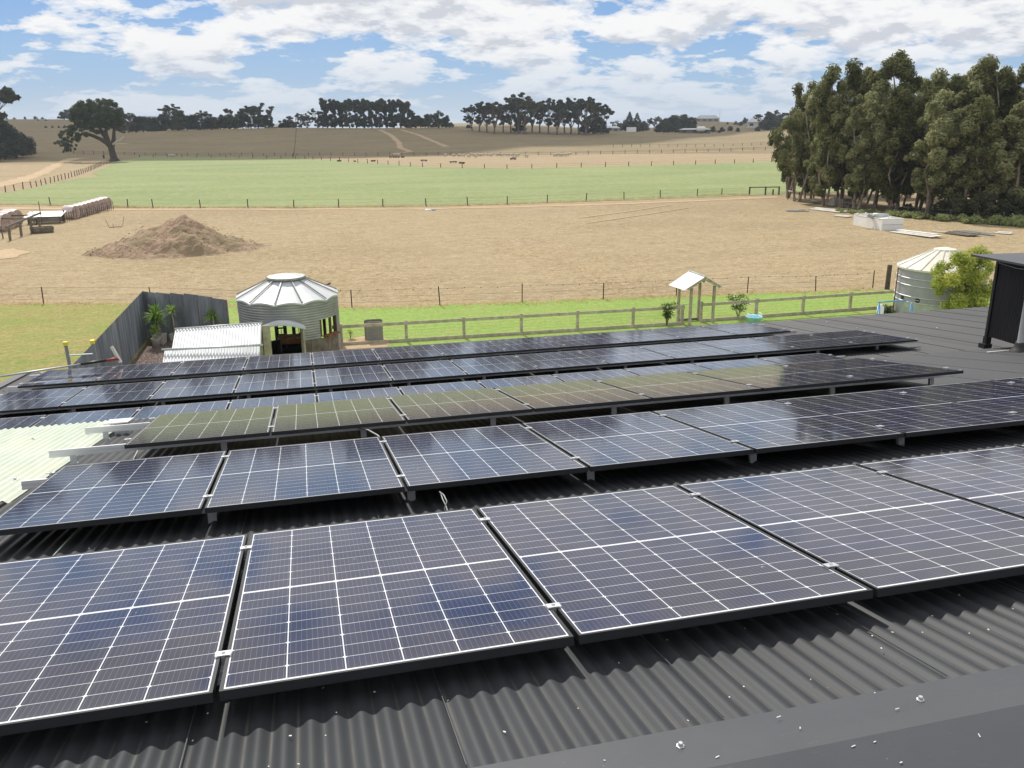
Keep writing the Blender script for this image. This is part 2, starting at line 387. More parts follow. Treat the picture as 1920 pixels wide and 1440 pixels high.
sheet('side_lawn', [G(x, y) for x, y in [(-500, 574), (-100, 572), (0, 571), (120, 570), (240, 569), (300, 567)]]+[(-7.4, 46), (-7.6, 38), (-7.7, 18), (-40, 18)], .035, M['lawn2'], .8, .12, 6)
sheet('mulch_bed', [(-7.5, 46), (-4.0, 44.5), (-3.0, 36), (-3.8, 22), (-7.6, 22)], .05, M['mulch'], .7, .08, 7)
sheet('bare_path', [G(x, y) for x, y in [(640, 640), (700, 628), (735, 640), (720, 668), (640, 690), (560, 680)]], .045, M['track'], .5, .1, 8)
sheet('bare_dirt', [G(x, y) for x, y in [(0, 470), (30, 466), (58, 474), (30, 483), (0, 486), (-40, 480)]], .03, M['track'], 1, .3, 9)
# pale track on the far side of the diagonal fence and along the paddock fence
sheet('dirt_track', [G(x, y) for x, y in [(-300, 352), (0, 342), (60, 327), (100, 308), (125, 297.5), (150, 294.5), (195, 293), (150, 298), (125, 304), (95, 322), (55, 339), (0, 352), (-300, 366)]], .03, M['track'], 3, .5, 10)
sheet('dirt_track', [G(x, y) for x, y in [(-200, 386.5), (0, 388.5), (100, 389.5), (215, 391.5), (330, 391), (560, 392), (800, 391), (1000, 386), (1240, 378.5), (1460, 368), (1462, 371), (1240, 381), (1000, 388.5), (800, 393), (560, 394), (330, 394), (215, 395), (100, 393), (0, 392), (-200, 390)]], .03, M['track'], 3, .4, 11)
strip('dirt_track', [(1085, 409, None), (1170, 398, None), (1255, 385, None)], .45, M['track'], .04)
strip('dirt_track', [(1100, 419, None), (1195, 405, None), (1290, 390, None)], .35, M['track'], .04)
strip('dirt_track', [(711, 243, 465), (733, 251, 420), (748, 262, 375), (750, 272, 350), (770, 281, 332), (728, 285, 322)], 2.3, M['track'])
strip('dirt_track', [(711, 243.5, 462), (752, 243, 462), (785, 252, 420), (812, 263, 380), (838, 275, 350)], 2.3, M['track'])
strip('dirt_track', [(-100, 292.5, 310), (300, 291.5, 309), (640, 291.5, 308), (1000, 291, 308), (1420, 286, 330), (1700, 284, 338)], 3.0, M['track'], .07)
# spoil heap
mc = G(332, 468); rr = random.Random(5)
mb = MB(); NX = 72; NY = 60; rows = []
from mathutils import noise as mnoise
for j in range(NY+1):
    row = []
    for i in range(NX+1):
        x = (i/NX-.5)*19; y = (j/NY-.5)*15
        e = math.hypot((x+.1)/7.2, y/5.6)
        e += .10*mnoise.noise(Vector((x*.35, y*.35, 9))); h = 2.85*max(0, 1-e)**1.0 if e < 1 else 0
        ridge = .8*math.exp(-((y+1.5-.25*x)/1.4)**2)*max(0, 1-abs(x-2)/6)
        nz = mnoise.fractal(Vector((x*.45, y*.45, 3)), 1, 2, 5)*.55+mnoise.noise(Vector((x*2.3, y*2.3, 1)))*.10
        z = h+ridge*(1 if e < 1 else 0)*max(0, 1-e)+nz*min(1, max(0, 1.25-e)*2)-.06
        row.append((x, y, z if e < 1.3 else -.12))
    rows.append(row)
o = mb.grid(rows).build('spoil_mound', M['mound'], smooth=False); o.location = (mc[0], mc[1], 0); o.scale = (.98, .95, .92)
tag(o, 'big brown earth mound with grass growing over its ridge in the dry paddock', 'earth mound')
# clods at the mound's foot
mb = MB()
for i in range(160):
    a = rnd.uniform(0, 6.28); q = rnd.uniform(.35, 1.0); s = rnd.uniform(.04, .13)
    x = 7.2*q*math.cos(a); y = 5.6*q*math.sin(a); z = 3.0*max(0, 1-q)**.92
    mb.box((x, y, z+.05), (s, s*.8, s*.6), Matrix.Rotation(a, 3, 'Z'))
o = mb.build('earth_clods', M['mound']); o.location = (mc[0], mc[1], 0); tag(o, 'small earth clods scattered over and around the big mound', 'clods', kind='stuff')
# ---------------------------------------------------------------- farm shed roof
SL = .1944
def zu(y): return 8.27-SL*(y-2.226)
def zl(y): return 6.16-.116*(y-12.31)
shed = empty('farm_shed', (0, 0, 0), 0, 'large shed with a dark corrugated roof carrying the solar panels', 'shed')
PIT = .0762
def corr(x0, x1, ys, zf, amp=.0085, seg=8, y_jit=None):
    n = int((x1-x0)/PIT*seg); rows = []
    for y in ys:
        rows.append([(x0+(x1-x0)*i/n, y, zf(y)-amp*math.cos(2*math.pi*(x0+(x1-x0)*i/n)/PIT+math.pi)*1.0) for i in range(n+1)])
    return MB().grid(rows)
# cos phase: troughs where cos(2*pi*x/p) = -1 (see the trough mask)
def corr2(x0, x1, ys, zf, amp=.0078, seg=8):
    n = int((x1-x0)/PIT*seg); rows = []
    for y in ys:
        rows.append([(x0+(x1-x0)*i/n, y, zf(y)+amp*math.cos(2*math.pi*(x0+(x1-x0)*i/n)/PIT)) for i in range(n+1)])
    return MB().grid(rows)
corr2(-2.10, 16, [1.8, 4, 6, 8, 10.30], zu).build('upper_roof', M['roof'], shed, True)
corr2(-5.05, -2.12, [1.8, 6.2], zu).build('upper_roof', M['roof'], shed, True)
corr2(-5.05, -2.06, [6.1, 8, 10.33], lambda y: zu(y)+.004, .012).build('skylight_sheet', M['fibre'], shed, True)
corr2(-5.05, 26, [10.02, 12, 14, 17.15], zl, .0085, 6).build('lower_roof', M['roof2'], shed, True)
# sheet side laps: thin raised lips every ten corrugations
mb = MB()
for i in range(-2, 21):
    x = i*.762+.33
    if x < -2: continue
    mb.bar((x, 1.86, zu(1.86)+.010), (x, 10.28, zu(10.28)+.010), .003, .003)
mb.build('sheet_lap', M['cap'], shed)
mb = MB()
for i in range(-6, 34):
    x = i*.762+.33; mb.bar((x, 10.35, zl(10.35)+.012), (x, 17.14, zl(17.14)+.012), .010, .006)
mb.build('sheet_lap', M['black'], shed)
# ridge capping: front leaf over the near slope, back leaf falling toward the camera
mb = MB(); T = .012
def capprof(y):
    return None
for (ya, za, yb, zb) in ((1.84, 8.357+.0, 1.62, 8.415), (1.62, 8.415, 1.28, 8.36)):
    mb.grid([[(-5.2, ya, za), (16, ya, za)], [(-5.2, yb, zb), (16, yb, zb)]])
mb.grid([[(-5.2, 1.84, 8.357), (16, 1.84, 8.357)], [(-5.2, 1.842, 8.336), (16, 1.842, 8.336)]])
mb.build('ridge_capping', M['cap'], shed)
corr2(-5.05, 16, [-6, 1.4], lambda y: 8.35-.19*(1.5-y), .0085).build('rear_roof', M['roof'], shed, True)
mb = MB(); mb.box((5.5, 10.0, 6.5), (21.1, .05, .42)); mb.build('step_fascia', M['cap'], shed)
mb = MB(); mb.box((10.45, 17.0, 2.75), (30.9, .15, 5.5)); mb.box((-5.0, 5.5, 2.6), (.12, 22.9, 5.2)); mb.box((26, 5.5, 2.6), (.12, 22.9, 5.2)); mb.build('wall', M['galv'], shed)
mb = MB(); mb.box((10.4, 17.20, 5.50), (31.2, .12, .10)); mb.build('gutter', M['cap'], shed)
mb = MB(); mb.bar((-5.13, 10.0, zl(10.0)+.02), (-5.13, 17.2, zl(17.2)+.02), .16, .03); mb.bar((-5.21, 10.0, zl(10.0)-.08), (-5.21, 17.2, zl(17.2)-.08), .02, .2); mb.build('barge_capping', M['cap'], shed)
# screws: on the capping, on the rooflight, on the upper roof
sm = MB(); sm.lathe((0, 0, 0), [(0.0, .012), (.006, .012), (.0075, .009), (.0075, .003), (.012, .002), (.012, -.004)], 6); sme = sm.mesh('screw', M['alu2'])
def surf(x, y, z): 
    s = mesh_obj('screw', sme, shed); s.location = (x, y, z); return s
for x in (-.62, .14, .9, 1.66, 2.42, 3.18, 3.94): surf(x, 1.745, 8.384)
for x in (-4.95, -4.42, -3.89, -3.35, -2.82, -2.29):
    for y in (6.9, 8.1, 9.2): 
        s = surf(x, y, zu(y)+.016); s.scale = (1.6, 1.6, 1.3)
# ---------------------------------------------------------------- solar panels
PW, PH, PP, PT = 1.134, 1.722, 1.153, .032
def frame_mesh():
    mb = MB(); w = .011
    for (x0, x1, y0, y1) in ((0, PW, 0, w), (0, PW, PH-w, PH), (0, w, w, PH-w), (PW-w, PW, w, PH-w)):
        mb.box(((x0+x1)/2, (y0+y1)/2, -PT/2), (x1-x0, y1-y0, PT))
    # inner bottom flange
    for (x0, x1, y0, y1) in ((w, PW-w, w, .03), (w, PW-w, PH-.03, PH-w)):
        mb.box(((x0+x1)/2, (y0+y1)/2, -PT+.001), (x1-x0, y1-y0, .0018))
    return mb.mesh('panel_frame', M['frame'])
FM = frame_mesh()
mb = MB(); mb.box((PW/2, PH/2, -.0045), (PW-.024, PH-.024, .005)); LM_ = mb.mesh('cell_glass', M['pv'])
mb = MB(); mb.box((PW/2, PH*.5, -.018), (.34, .09, .016)); JM = mb.mesh('junction_box', M['black'])
rows = [  # origin, slope vector, first and last panel index, wording
    ((-.3494, 2.3469, 8.359), -.1753, -2, 4, 'front row'),
    ((-.6388, 4.6737, 7.9427), -.1705, -1, 6, 'second row from the front'),
    ((-.3495, 7.0068, 7.544), -.1775, -1, 5, 'olive-tinted third row'),
    ((.0873, 10.058, 6.618), -.1288, -5, 6, 'half-hidden fourth row'),
    ((-3.3771, 12.3088, 6.3345), -.1251, -1, 11, 'fifth row'),
    ((-3.3710, 14.4630, 6.0780), -.1205, -1, 10, 'farthest row near the lawn')]
roof_under = [zu, zu, zu, zl, zl, zl]
rext = [(.12, .1), (.2, .2), (.62, .20), (.12, .28), (.10, .22), (.22, .28)]
mbc = MB(); mbc.box((0, 0, .004), (.052, .038, .005)); mbc.box((0, 0, -.022), (.014, .034, .05)); mbc.lathe((0, 0, .0065), [(0, .006), (.006, .006), (.007, 0)], 6)
CM = mbc.mesh('clamp', M['alu'])
mbf = MB(); mbf.box((0, -.022, -.035), (.05, .005, .075)); mbf.box((0, 0, -.0705), (.05, .05, .005)); mbf.lathe((0, -.026, -.02), [(0, -.0), (.007, 0), (.007, .006), (0, .006)], 6, R=Matrix.Rotation(math.pi/2, 3, 'X'))
BM = mbf.mesh('bracket', M['alu2'])
mb = MB(); mb.box((0, 0, -.5), (.032, .03, 1)); mb.box((0, 0, -.96), (.055, .07, .06)); LEG = mb.mesh('support_leg', M['alu2'])
for ri, (O, sz, k0, k1, words) in enumerate(rows):
    cy = math.sqrt(1-sz*sz); R = Matrix(((1, 0, 0), (0, cy, -sz), (0, sz, cy)))
    eul = R.to_euler()
    def at(x, t, n): 
        v = Vector(O)+R@Vector((x, t*PH, n)); return v
    vis = []
    for k_ in range(k0, k1+1):
        cs = [Pj(at(k_*PP+a, b, 0)) for a in (0, PW) for b in (0, 1)]
        if min(c[0] for c in cs) < 1915 and max(c[0] for c in cs) > 5: vis.append(k_)
    for j, k_ in enumerate(vis):
        e = empty('solar_panel', at(k_*PP+(PP-PW)/2, 0, 0)); e.rotation_euler = eul
        lab = f'{ordw(j)} solar panel from the left in the {words}' + (' of the roof' if ri != 5 else '')
        tag(e, lab, 'solar panel', 'solar panels in rows on the shed roof')
        mesh_obj('frame', FM, e); mesh_obj('cell_glass', LM_, e); mesh_obj('junction_box', JM, e)
    kk0, kk1 = vis[0], vis[-1]
    for t, nm in ((.157, 'near'), (.855, 'far')):
        x0 = kk0*PP-rext[ri][0]; x1 = (kk1+1)*PP+rext[ri][1]
        e = empty('mounting_rail', at(0, t, -PT)); e.rotation_euler = eul
        tag(e, f'aluminium rail under the {"camera-side" if nm == "near" else "far"} edge of the {words}', 'rail', 'mounting rails under the solar panels')
        mb = MB(); hh = .06
        mb.box(((x0+x1)/2, 0, -.002-hh/2), (x1-x0, .038, hh)); mb.box(((x0+x1)/2, -.0215, -.002-.02), (x1-x0, .004, .012)); mb.box(((x0+x1)/2, -.0215, -.002-hh+.01), (x1-x0, .004, .014))
        mb.build('rail_bar', M['alu'], e)
        for k_ in range(kk0, kk1+2):
            c = mesh_obj('clamp', CM, e); c.location = (k_*PP + (0 if kk0 < k_ <= kk1 else (-.012 if k_ == kk0 else .012)), 0, PT)
        zr = roof_under[ri]; x = x0+.18; jj = 0
        while x < x1-.05:
            c = mesh_obj('bracket', BM, e); c.location = (x, -.0, -.055)
            w = at(x, t, -PT-.07); gap = w.z-zr(w.y)
            # thin hanger leg down to the roof
            if gap > .03:
                pass
            x += 1.19; jj += 1
        x = x0+.18
        while x < x1-.05:
            w = at(x, t, -PT-.062); gap = w.z-zr(w.y)
            if gap > .01:
                c = mesh_obj('support_leg', LEG, e); c.location = (x, 0, -.062); c.scale = (1, 1, gap+.02)
            x += 1.19
# spare plate beside the third row
e = empty('junction_plate', (-1.98, 9.22, zu(9.22))); tag(e, 'flat silver plate on a stubby leg beside the left end of the olive row', 'bracket plate')
MB().box((0, 0, .13), (.24, .34, .012), Matrix.Rotation(-.19, 3, 'X')).build('plate', M['alu'], e)
MB().box((.04, -.08, .065), (.15, .08, .12)).build('leg', M['galv'], e)
MB().box((-.1, .1, .06), (.03, .03, .12)).build('stay', M['alu2'], e)
# cables
def cable(name, pts, r, label, mat='cable'):
    o = MB().tube(pts, r, 6).build(name, M[mat], None, True); tag(o, label, 'cable', 'loose cables under the solar panels'); return o
def onroof(px, py, up=.02):
    r = ray(px, py); t = (8.27+SL*2.226-HC+up)/(r[2]+SL*r[1]); return tuple(np.array([0, 0, HC])+r*t)
a = [onroof(x, y, u) for x, y, u in ((824, 922, .10), (832, 928, .12), (838, 940, .10), (833, 955, .06), (842, 962, .03), (846, 985, .02))]
cable('cable_loop', a, .0035, 'looped grey cable hanging behind the middle of the front row')
a = [onroof(x, y, u) for x, y, u in ((826, 924, .10), (830, 936, .10), (836, 948, .07), (839, 958, .05), (834, 975, .03))]
cable('cable_loop', a, .0035, 'short grey cable twisted beside the looped one behind the front row')
a = [onroof(x, y, u) for x, y, u in ((668, 803, .12), (690, 806, .16), (708, 816, .18), (714, 822, .2), (720, 832, .12))]
cable('cable_loop', a, .006, 'pair of grey cables crossing to a gap in the second row')
a = [onroof(x, y, .012) for x, y in ((150, 988), (135, 1004), (118, 1022), (100, 1042))]
cable('cable_loop', a, .004, 'pale green wire lying in a roof trough left of the front row', 'fibre')
a = [onroof(x, y, .02) for x, y in ((258, 845), (250, 862), (232, 880))]
cable('cable_loop', a, .005, 'dark cable curling down from the left end of the olive row', 'alu2')
# swarf and dry leaf bits on the roof
mb = MB(); rb = random.Random(12)
for i in range(85):
    x = rb.uniform(-2, 6); y = rb.choice([rb.uniform(1.3, 2.5), rb.uniform(4.2, 4.65), rb.uniform(1.9, 2.45)])
    z = zu(y)+.011 if y > 1.84 else (8.415-.16*(1.62-y)+.003 if y < 1.62 else 8.415-.264*(y-1.62)+.003)
    if y > 1.84 and rb.random() < .6: x = (round(x/PIT)+.5)*PIT+rb.uniform(-.008, .008); z = zu(y)-.006
    L = rb.uniform(.003, .009); mb.box((x, y, z), (L, rb.uniform(.003, .005), .002), Matrix.Rotation(rb.uniform(0, 3), 3, 'Z'))
for i in range(45):
    x = rb.uniform(9, 24); y = rb.uniform(10.5, 17); L = rb.uniform(.01, .03); mb.box((x, y, zl(y)+.011), (L, L*.6, .003))
for (px, py, L, ang_) in ((1460, 1345, .022, .2), (1500, 1366, .012, 1.), (1682, 1330, .02, .1), (1836, 1380, .02, 1.2), (1345, 1420, .018, .3), (1600, 1400, .02, .2), (1640, 1392, .012, .3), (1290, 1352, .008, 2), (1520, 1275, .006, 1), (1640, 1300, .007, 0)):
    r_ = ray(px, py); zz = 8.41; t_ = (zz-HC)/r_[2]; q_ = r_*t_; yy = q_[1]; zz = (8.415-.264*(yy-1.62)) if yy > 1.62 else 8.415-.16*(1.62-yy)
    t_ = (zz-HC)/r_[2]; q_ = r_*t_; mb.box((q_[0], q_[1], zz+.002), (L*.7, .0026, .0015), Matrix.Rotation(ang_, 3, 'Z'))
o = mb.build('roof_debris', M['offwhite']); tag(o, 'pale specks of swarf and dry leaf scattered over the dark roof', 'debris', kind='stuff')
# ---------------------------------------------------------------- roof housing and flue on the right
e = empty('roof_housing', (10.08, 10.4, zu(10.3))); tag(e, 'tall black clad housing under a thin flat lid standing on the roof', 'housing')
h0 = htop((10.08, 10.4, zu(10.3)), 489)
mb = MB(); rows_ = []
for z in (.17, h0*.5, h0):
    rows_.append([(.008*math.cos(2*math.pi*yy/.05), -yy, z) for yy in [i*.0125 for i in range(0, 145)]])
mb.grid(rows_); mb.build('side_wall', M['darkmetal'], e, True)
mb = MB(); mb.grid([[(x, .0, z) for x in (0, .9, 1.8)] for z in (.17, h0)]); mb.grid([[(x, -1.8, z) for x in (0, .9, 1.8)] for z in (.17, h0)]); mb.build('end_wall', M['darkmetal'], e)
mb = MB(); mb.box((-.005, .012, h0/2), (.045, .045, h0)); mb.build('corner_post', M['frame'], e)
mb = MB(); mb.box((.0, .02, .02), (.14, .12, .07)); mb.box((.02, .02, .1), (.09, .07, .12)); mb.build('foot', M['black'], e)
mb = MB(); mb.box((.8, -.85, h0+.03), (2.1, 2.3, .03), Matrix.Rotation(.02, 3, 'Y')); mb.build('lid', M['cap'], e)
mb = MB(); mb.tube([(-.06, -.05, h0-.02), (-.08, -.4, h0-.045), (-.07, -.8, h0-.03), (-.06, -1.2, h0-.05)], .005, 6); mb.build('cord', M['galv'], e)
pf = onroof(1917, 656, 0); pk = 9.93/pf[0]; e = empty('flue_pipe', (9.93, pf[1]*pk, zu(pf[1]*pk))); tag(e, 'silver flue pipe with a black rubber boot in front of the black housing', 'flue pipe')
MB().lathe((0, 0, 0), [(.085, .12), (.085, .78), (.092, .79), (.092, .82), (.085, .83), (.085, .86)], 20).build('pipe', M['galv'], e, True)
MB().lathe((0, 0, 0), [(.17, -.02), (.16, .02), (.12, .05), (.105, .12), (.10, .15), (.085, .155)], 20).build('rubber_boot', M['black'], e, True)
MB().lathe((0, 0, 0), [(.104, .098), (.108, .105), (.104, .115)], 20).build('sealant_ring', M['offwhite'], e, True)
mb = MB(); mb.box((-.08, -.02, .0), (.62, .42, .006), Matrix.Rotation(-.19, 3, 'X')); mb.build('base_plate', M['cap'], e)
mb = MB(); mb.bar((-.42, .19, -.02), (.2, .19, -.02), .02, .01); mb.build('sealant_line', M['offwhite'], e)
# ---------------------------------------------------------------- things on the left end of the roof
def zlp(x, y, up=0): return (x, y, zl(y)+up)
def onlow(px, py, up=.02):
    r = ray(px, py); t = (6.16+.116*12.31-HC+up)/(r[2]+.116*r[1]); return tuple(np.array([0, 0, HC])+r*t)
a = onlow(-40, 712, .22); b = onlow(222, 672, .30)
a = Vector(a); b = Vector(b); d = (b-a)
e = empty('cleaning_pole', tuple(b)); tag(e, 'long telescopic cleaning pole with a brush head lying across the far left panels', 'cleaning pole')
MB().tube([a-b, (a-b)*.27], .016, 8).build('shaft', M['galv'], e, True)
MB().tube([(a-b)*.29+Vector((0, 0, .0)), (a-b)*.10], [.024, .026], 8).build('grip', M['black'], e, True)
MB().tube([(a-b)*.10, (a-b)*.02, (.02, 0, -.03)], [.022, .03, .02], 8).build('swivel', M['red'], e, True)
MB().bar((-.09, .03, .22), (.03, 0, -.08), .05, .045).build('brush_head', M['cream'], e)
la = np.array(onlow(125, 692, .0)); gl = Vector((la[0]-.05, 17.32, 0))
e = empty('ladder', (gl.x, 18.2, 0)); tag(e, 'aluminium ladder with yellow caps leaning on the far left roof edge', 'ladder')
tip = Vector((la[0]+.1, 17.25, zl(17.2)))-Vector((gl.x, 18.2, 0)); top = tip*1.0+Vector((0, -.12, .50))
foot = Vector((0, 0, 0)); dx = Vector((.47, 0, 0))
for k_ in (0, 1):
    MB().bar(foot+dx*k_, top+dx*k_, .06, .03).build('stile', M['alu2'], e)
    MB().box(top+dx*k_+Vector((0, 0, .03)), (.07, .09, .07)).build('end_cap', M['yellow'], e)
for q in np.linspace(.05, .965, 20):
    p_ = foot+(top-foot)*q; MB().tube([p_, p_+dx], .014, 6).build('rung', M['alu'], e)
p_ = onlow(2, 720, .0)
o = MB().lathe((0, 0, 0), [(.0, .16), (.04, .16), (.07, .1), (.08, 0), (0, 0)], 12).build('orange_cone', M['orange'], None, True); o.location = (p_[0]-.08, p_[1]-.2, p_[2]); tag(o, 'small orange cap sitting on the roof edge at the far left', 'cap')
# ---------------------------------------------------------------- zinc sheet fence
def wallpanel(mb, a, b, za, zb, z0=0, pit=.076, amp=.012):
    a = np.array(a); b = np.array(b); L = np.linalg.norm(b-a); d = (b-a)/L; nn = np.array([-d[1], d[0]]); n = max(2, int(L/pit*4))
    top = []; bot = []
    for i in range(n+1):
        s = L*i/n; p = a+d*s+nn*amp*math.sin(2*math.pi*s/pit); z = za+(zb-za)*i/n
        bot.append((p[0], p[1], z0)); top.append((p[0], p[1], z))
    mb.grid([bot, top])
cor = G(278, 632)[:2]
def fencerun(name, pts, label, hs):
    e = empty(name, (0, 0, 0)); tag(e, label, 'metal fence')
    for (a, b), (za, zb) in zip(zip(pts, pts[1:]), hs):
        mb = MB(); wallpanel(mb, a, b, za, zb); mb.build('sheet', M['fence_zinc'], e, True)
    mb = MB()
    for p in pts: 
        q = MB(); q.box((p[0]-.07, p[1]+.07, 1.0), (.06, .06, 2.0)); q.build('post', M['timber_grey'], e)
    return e
h = htop((cor[0], cor[1], 0), 547)
q0 = G(243, 681)[:2]; dv = (q0-cor); dv /= np.linalg.norm(dv)
pts = [cor+dv*s for s in np.linspace(0, 27, 19)]
fencerun('sheet_metal_fence', pts, 'tall weathered zinc sheet fence running from the corner toward the shed', [(h, h)]*18)
rt = [(312, 549), (335, 551), (361, 551.5), (385, 553), (404, 559), (431, 561)]
# right-hand run: keep a steady line, stepped tops
e2 = np.array([G(x, 0)[0] if False else 0 for x in [0]])
end = G(434, 641)[:2]; pts = [cor+(end-cor)*s for s in np.linspace(0, 1, 7)]
hs = []
for i in range(6):
    b = (pts[i]+pts[i+1])/2; yy = [547.5, 549.5, 550.5, 551.5, 555.5, 560.5][i]
    hh = htop((b[0], b[1], 0), yy); hs.append((hh+.03, hh-.03))
fencerun('sheet_metal_fence', pts, 'stepped zinc sheet fence behind the potted yuccas, ending at the round silo', hs)
# ---------------------------------------------------------------- pots and yuccas
def yucca(loc, s, label, heads=1, seed=1, stem=.5):
    r = random.Random(seed); e = empty('yucca', loc); tag(e, label, 'plant')
    mb = MB(); tops = []
    for i in range(heads):
        t = Vector((r.uniform(-.18, .18) if heads > 1 else 0, r.uniform(-.1, .1) if heads > 1 else 0, stem*(1-.3*i)))*1
        tops.append(t); mb.tube([(0, 0, 0), t*.5+Vector((.02, 0, 0)), t], [.05*s, .04*s, .035*s], 7)
    mb.build('stem', M['timber'], e, True)
    mb = MB()
    for t in tops:
        for i in range(60):
            a = r.uniform(0, 6.28); el = r.uniform(-.45, 1.22); L = r.uniform(.38, .55)*s
            d = Vector((math.cos(a)*math.cos(el), math.sin(a)*math.cos(el), math.sin(el))); sd = Vector((-math.sin(a), math.cos(a), 0))*.028*s
            p0 = t+Vector((0, 0, r.uniform(-.06, .08))); p1 = p0+d*L*.55+Vector((0, 0, .03)); p2 = p0+d*L-Vector((0, 0, .05))
            mb.add([p0-sd*.5, p0+sd*.5, p1+sd, p1-sd, p2], [(0, 1, 2, 3), (3, 2, 4)])
    mb.build('leaves', M['leaf_yucca'], e); return e
def pot(px, py, r_, h_, label, square=True):
    b = G(px, py); o = MB()
    if square: o.lathe((0, 0, 0), [(0, 0), (r_*.8*1.2, 0), (r_*1.2, h_), (r_*1.08, h_), (r_*1.0, h_-.06), (0, h_-.06)], 4)
    else: o.lathe((0, 0, 0), [(0, 0), (r_*.75, 0), (r_, h_*.9), (r_*1.05, h_), (r_*.9, h_), (r_*.85, h_-.06), (0, h_-.06)], 20)
    o = o.build('plant_pot', M['pot'], None, not square); o.location = b; o.rotation_euler = (0, 0, .6); tag(o, label, 'plant pot', 'pots by the zinc fence'); return b
b = pot(302, 646, .30, .52, 'pale square pot holding the tall bright yucca by the fence corner'); yucca((b[0], b[1], .45), 1.35, 'tallest bright green yucca with two heads in the pale square pot', 2, 3, 1.0)
b = pot(294, 650, .22, .42, 'small pale round pot in front of the square pot', False); yucca((b[0], b[1]+.05, .36), .9, 'short yucca in the small round pot nearest the mulch', 1, 5, .35)
b = pot(329, 640, .24, .40, 'pot half hidden beside the white tin roof', True); yucca((b[0], b[1], .34), .9, 'single-headed yucca on a bare stem beside the white tin roof', 1, 8, 1.15)
b = G(404, 640); yucca((b[0], b[1], .1), 1.2, 'spiky grey-green plant poking above the tin roof before the zinc fence', 1, 9, 1.15)
b = G(657, 637); yucca((b[0], b[1], 0), .7, 'small spiky plant on bare soil beside the silo', 1, 11, .28)
# ---------------------------------------------------------------- lean-to roofs (chicken coop)
def Gz(px, py, z): return G(px, py, z)
e = empty('coop', (0, 0, 0)); tag(e, 'low coop with two sloping bright white corrugated roofs beside the silo', 'coop')
def tin(tl, tr, br, bl, nm, mat):
    tl, tr, br, bl = [np.array(q) for q in (tl, tr, br, bl)]; L = np.linalg.norm(tr-tl); n = int(L/.076*4)
    up = np.cross(tr-tl, tl-bl); up = up/np.linalg.norm(up); R_ = []
    if up[2] < 0: up = -up
    for v in (0, .5, 1):
        row = []
        for i in range(n+1):
            u = i/n; p = (tl+(tr-tl)*u)*(1-v)+(bl+(br-bl)*u)*v+up*.02*math.sin(2*math.pi*u*L/.12); row.append(p)
        R_.append(row)
    return MB().grid(R_).build(nm, mat, e, True)
T1 = Gz(328.7, 617, 2.3); T2 = Gz(490.3, 605, 2.3); B2 = Gz(489, 645, 1.85); B1 = Gz(322, 655, 1.85)
tin(T1, T2, B2, B1, 'upper_roof', M['zinc_white'])
C1 = Gz(309, 655, 1.85); C2 = Gz(487, 646, 1.85); D2 = Gz(487, 672, 1.5); D1 = Gz(304, 684, 1.5)
tin(C1, C2, D2, D1, 'lower_roof', M['zinc_white'])
MB().tube([Gz(303, 656, 1.9), Gz(493, 647, 1.9)], .045, 8).build('gutter', M['galv'], e, True)
MB().tube([Gz(327, 616.5, 2.33), Gz(492, 604.5, 2.33)], .03, 8).build('ridge_flashing', M['galv'], e, True)
mb = MB()
for p in (T1, T2): 
    MB().box((p[0], p[1]+.02, 1.12), (.09, .09, 2.25)).build('post', M['timber_grey'], e)
for a_, b_ in ((B1, B2), (D1, D2)):
    q = MB(); wallpanel(q, a_[:2]+[0, .04], b_[:2]+[0, .04], min(a_[2], b_[2])-.05, min(a_[2], b_[2])-.05); q.build('wall', M['galv'], e, True)
p = Gz(498, 607, 2.3)
for xx in (0,):
    MB().box((p[0]+xx, p[1], 1.12), (.30, .12, 2.24)).build('post', M['timber'], e)
# ---------------------------------------------------------------- silo summerhouse
sc_ = Gz(539.5, 553.5, 2.6); dep = (np.array(sc_)-[0, 0, HC])@WD[2]; rs = 95*dep/F
e = empty('silo', (sc_[0], sc_[1], 0)); tag(e, 'round corrugated grain silo with a white conical roof, turned into a garden room', 'silo')
RW = rs*.965; HW = 2.62
fa = math.atan2(-sc_[1], -sc_[0])     # toward the camera
def ang(px):   # azimuth on the front wall whose surface projects to px
    best = None
    for i in range(-140, 141):
        a = fa+i*math.pi/180*.75
        q = Pj((sc_[0]+RW*math.cos(a), sc_[1]+RW*math.sin(a), 1.5))[0]
        if best is None or abs(q-px) < best[0]: best = (abs(q-px), a)
    return best[1]
A1, A2 = ang(497), ang(565); Wn1, Wn2 = ang(601), ang(630); Bo1 = ang(577)
def corrwall(a0, a1, z0, z1, nm, n=None, mat='galv2'):
    n = n or max(2, int(abs(a1-a0)/math.radians(2.5))); m = int((z1-z0)/.019)+1; rows_ = []
    for j in range(m+1):
        z = z0+(z1-z0)*j/m; r_ = RW+.011*math.sin(2*math.pi*z/.115)
        rows_.append([(r_*math.cos(a0+(a1-a0)*i/n), r_*math.sin(a0+(a1-a0)*i/n), z) for i in range(n+1)])
    return MB().grid(rows_).build(nm, M['galvs'], e, True)
M['galvs'] = simple('silo_galvanised', (.30, .31, .30), .5, .5, .5, .22, 1.2)
back1 = ang(497)-math.radians(75); 
corrwall(A2+.02, Wn1, .9, HW, 'wall'); corrwall(Wn1, Wn2, 1.75, HW, 'wall'); 
rows_ = []
for j in range(41):
    row = []
    for i in range(17):
        t_ = i/16; a = A1+(A2+.02-A1)*t_; z0_ = 1.60+.26*math.sin(math.pi*t_); z = z0_+(HW-z0_)*j/40; r_ = RW+.011*math.sin(2*math.pi*z/.115); row.append((r_*math.cos(a), r_*math.sin(a), z))
    rows_.append(row)
MB().grid(rows_).build('wall', M['galvs'], e, True)
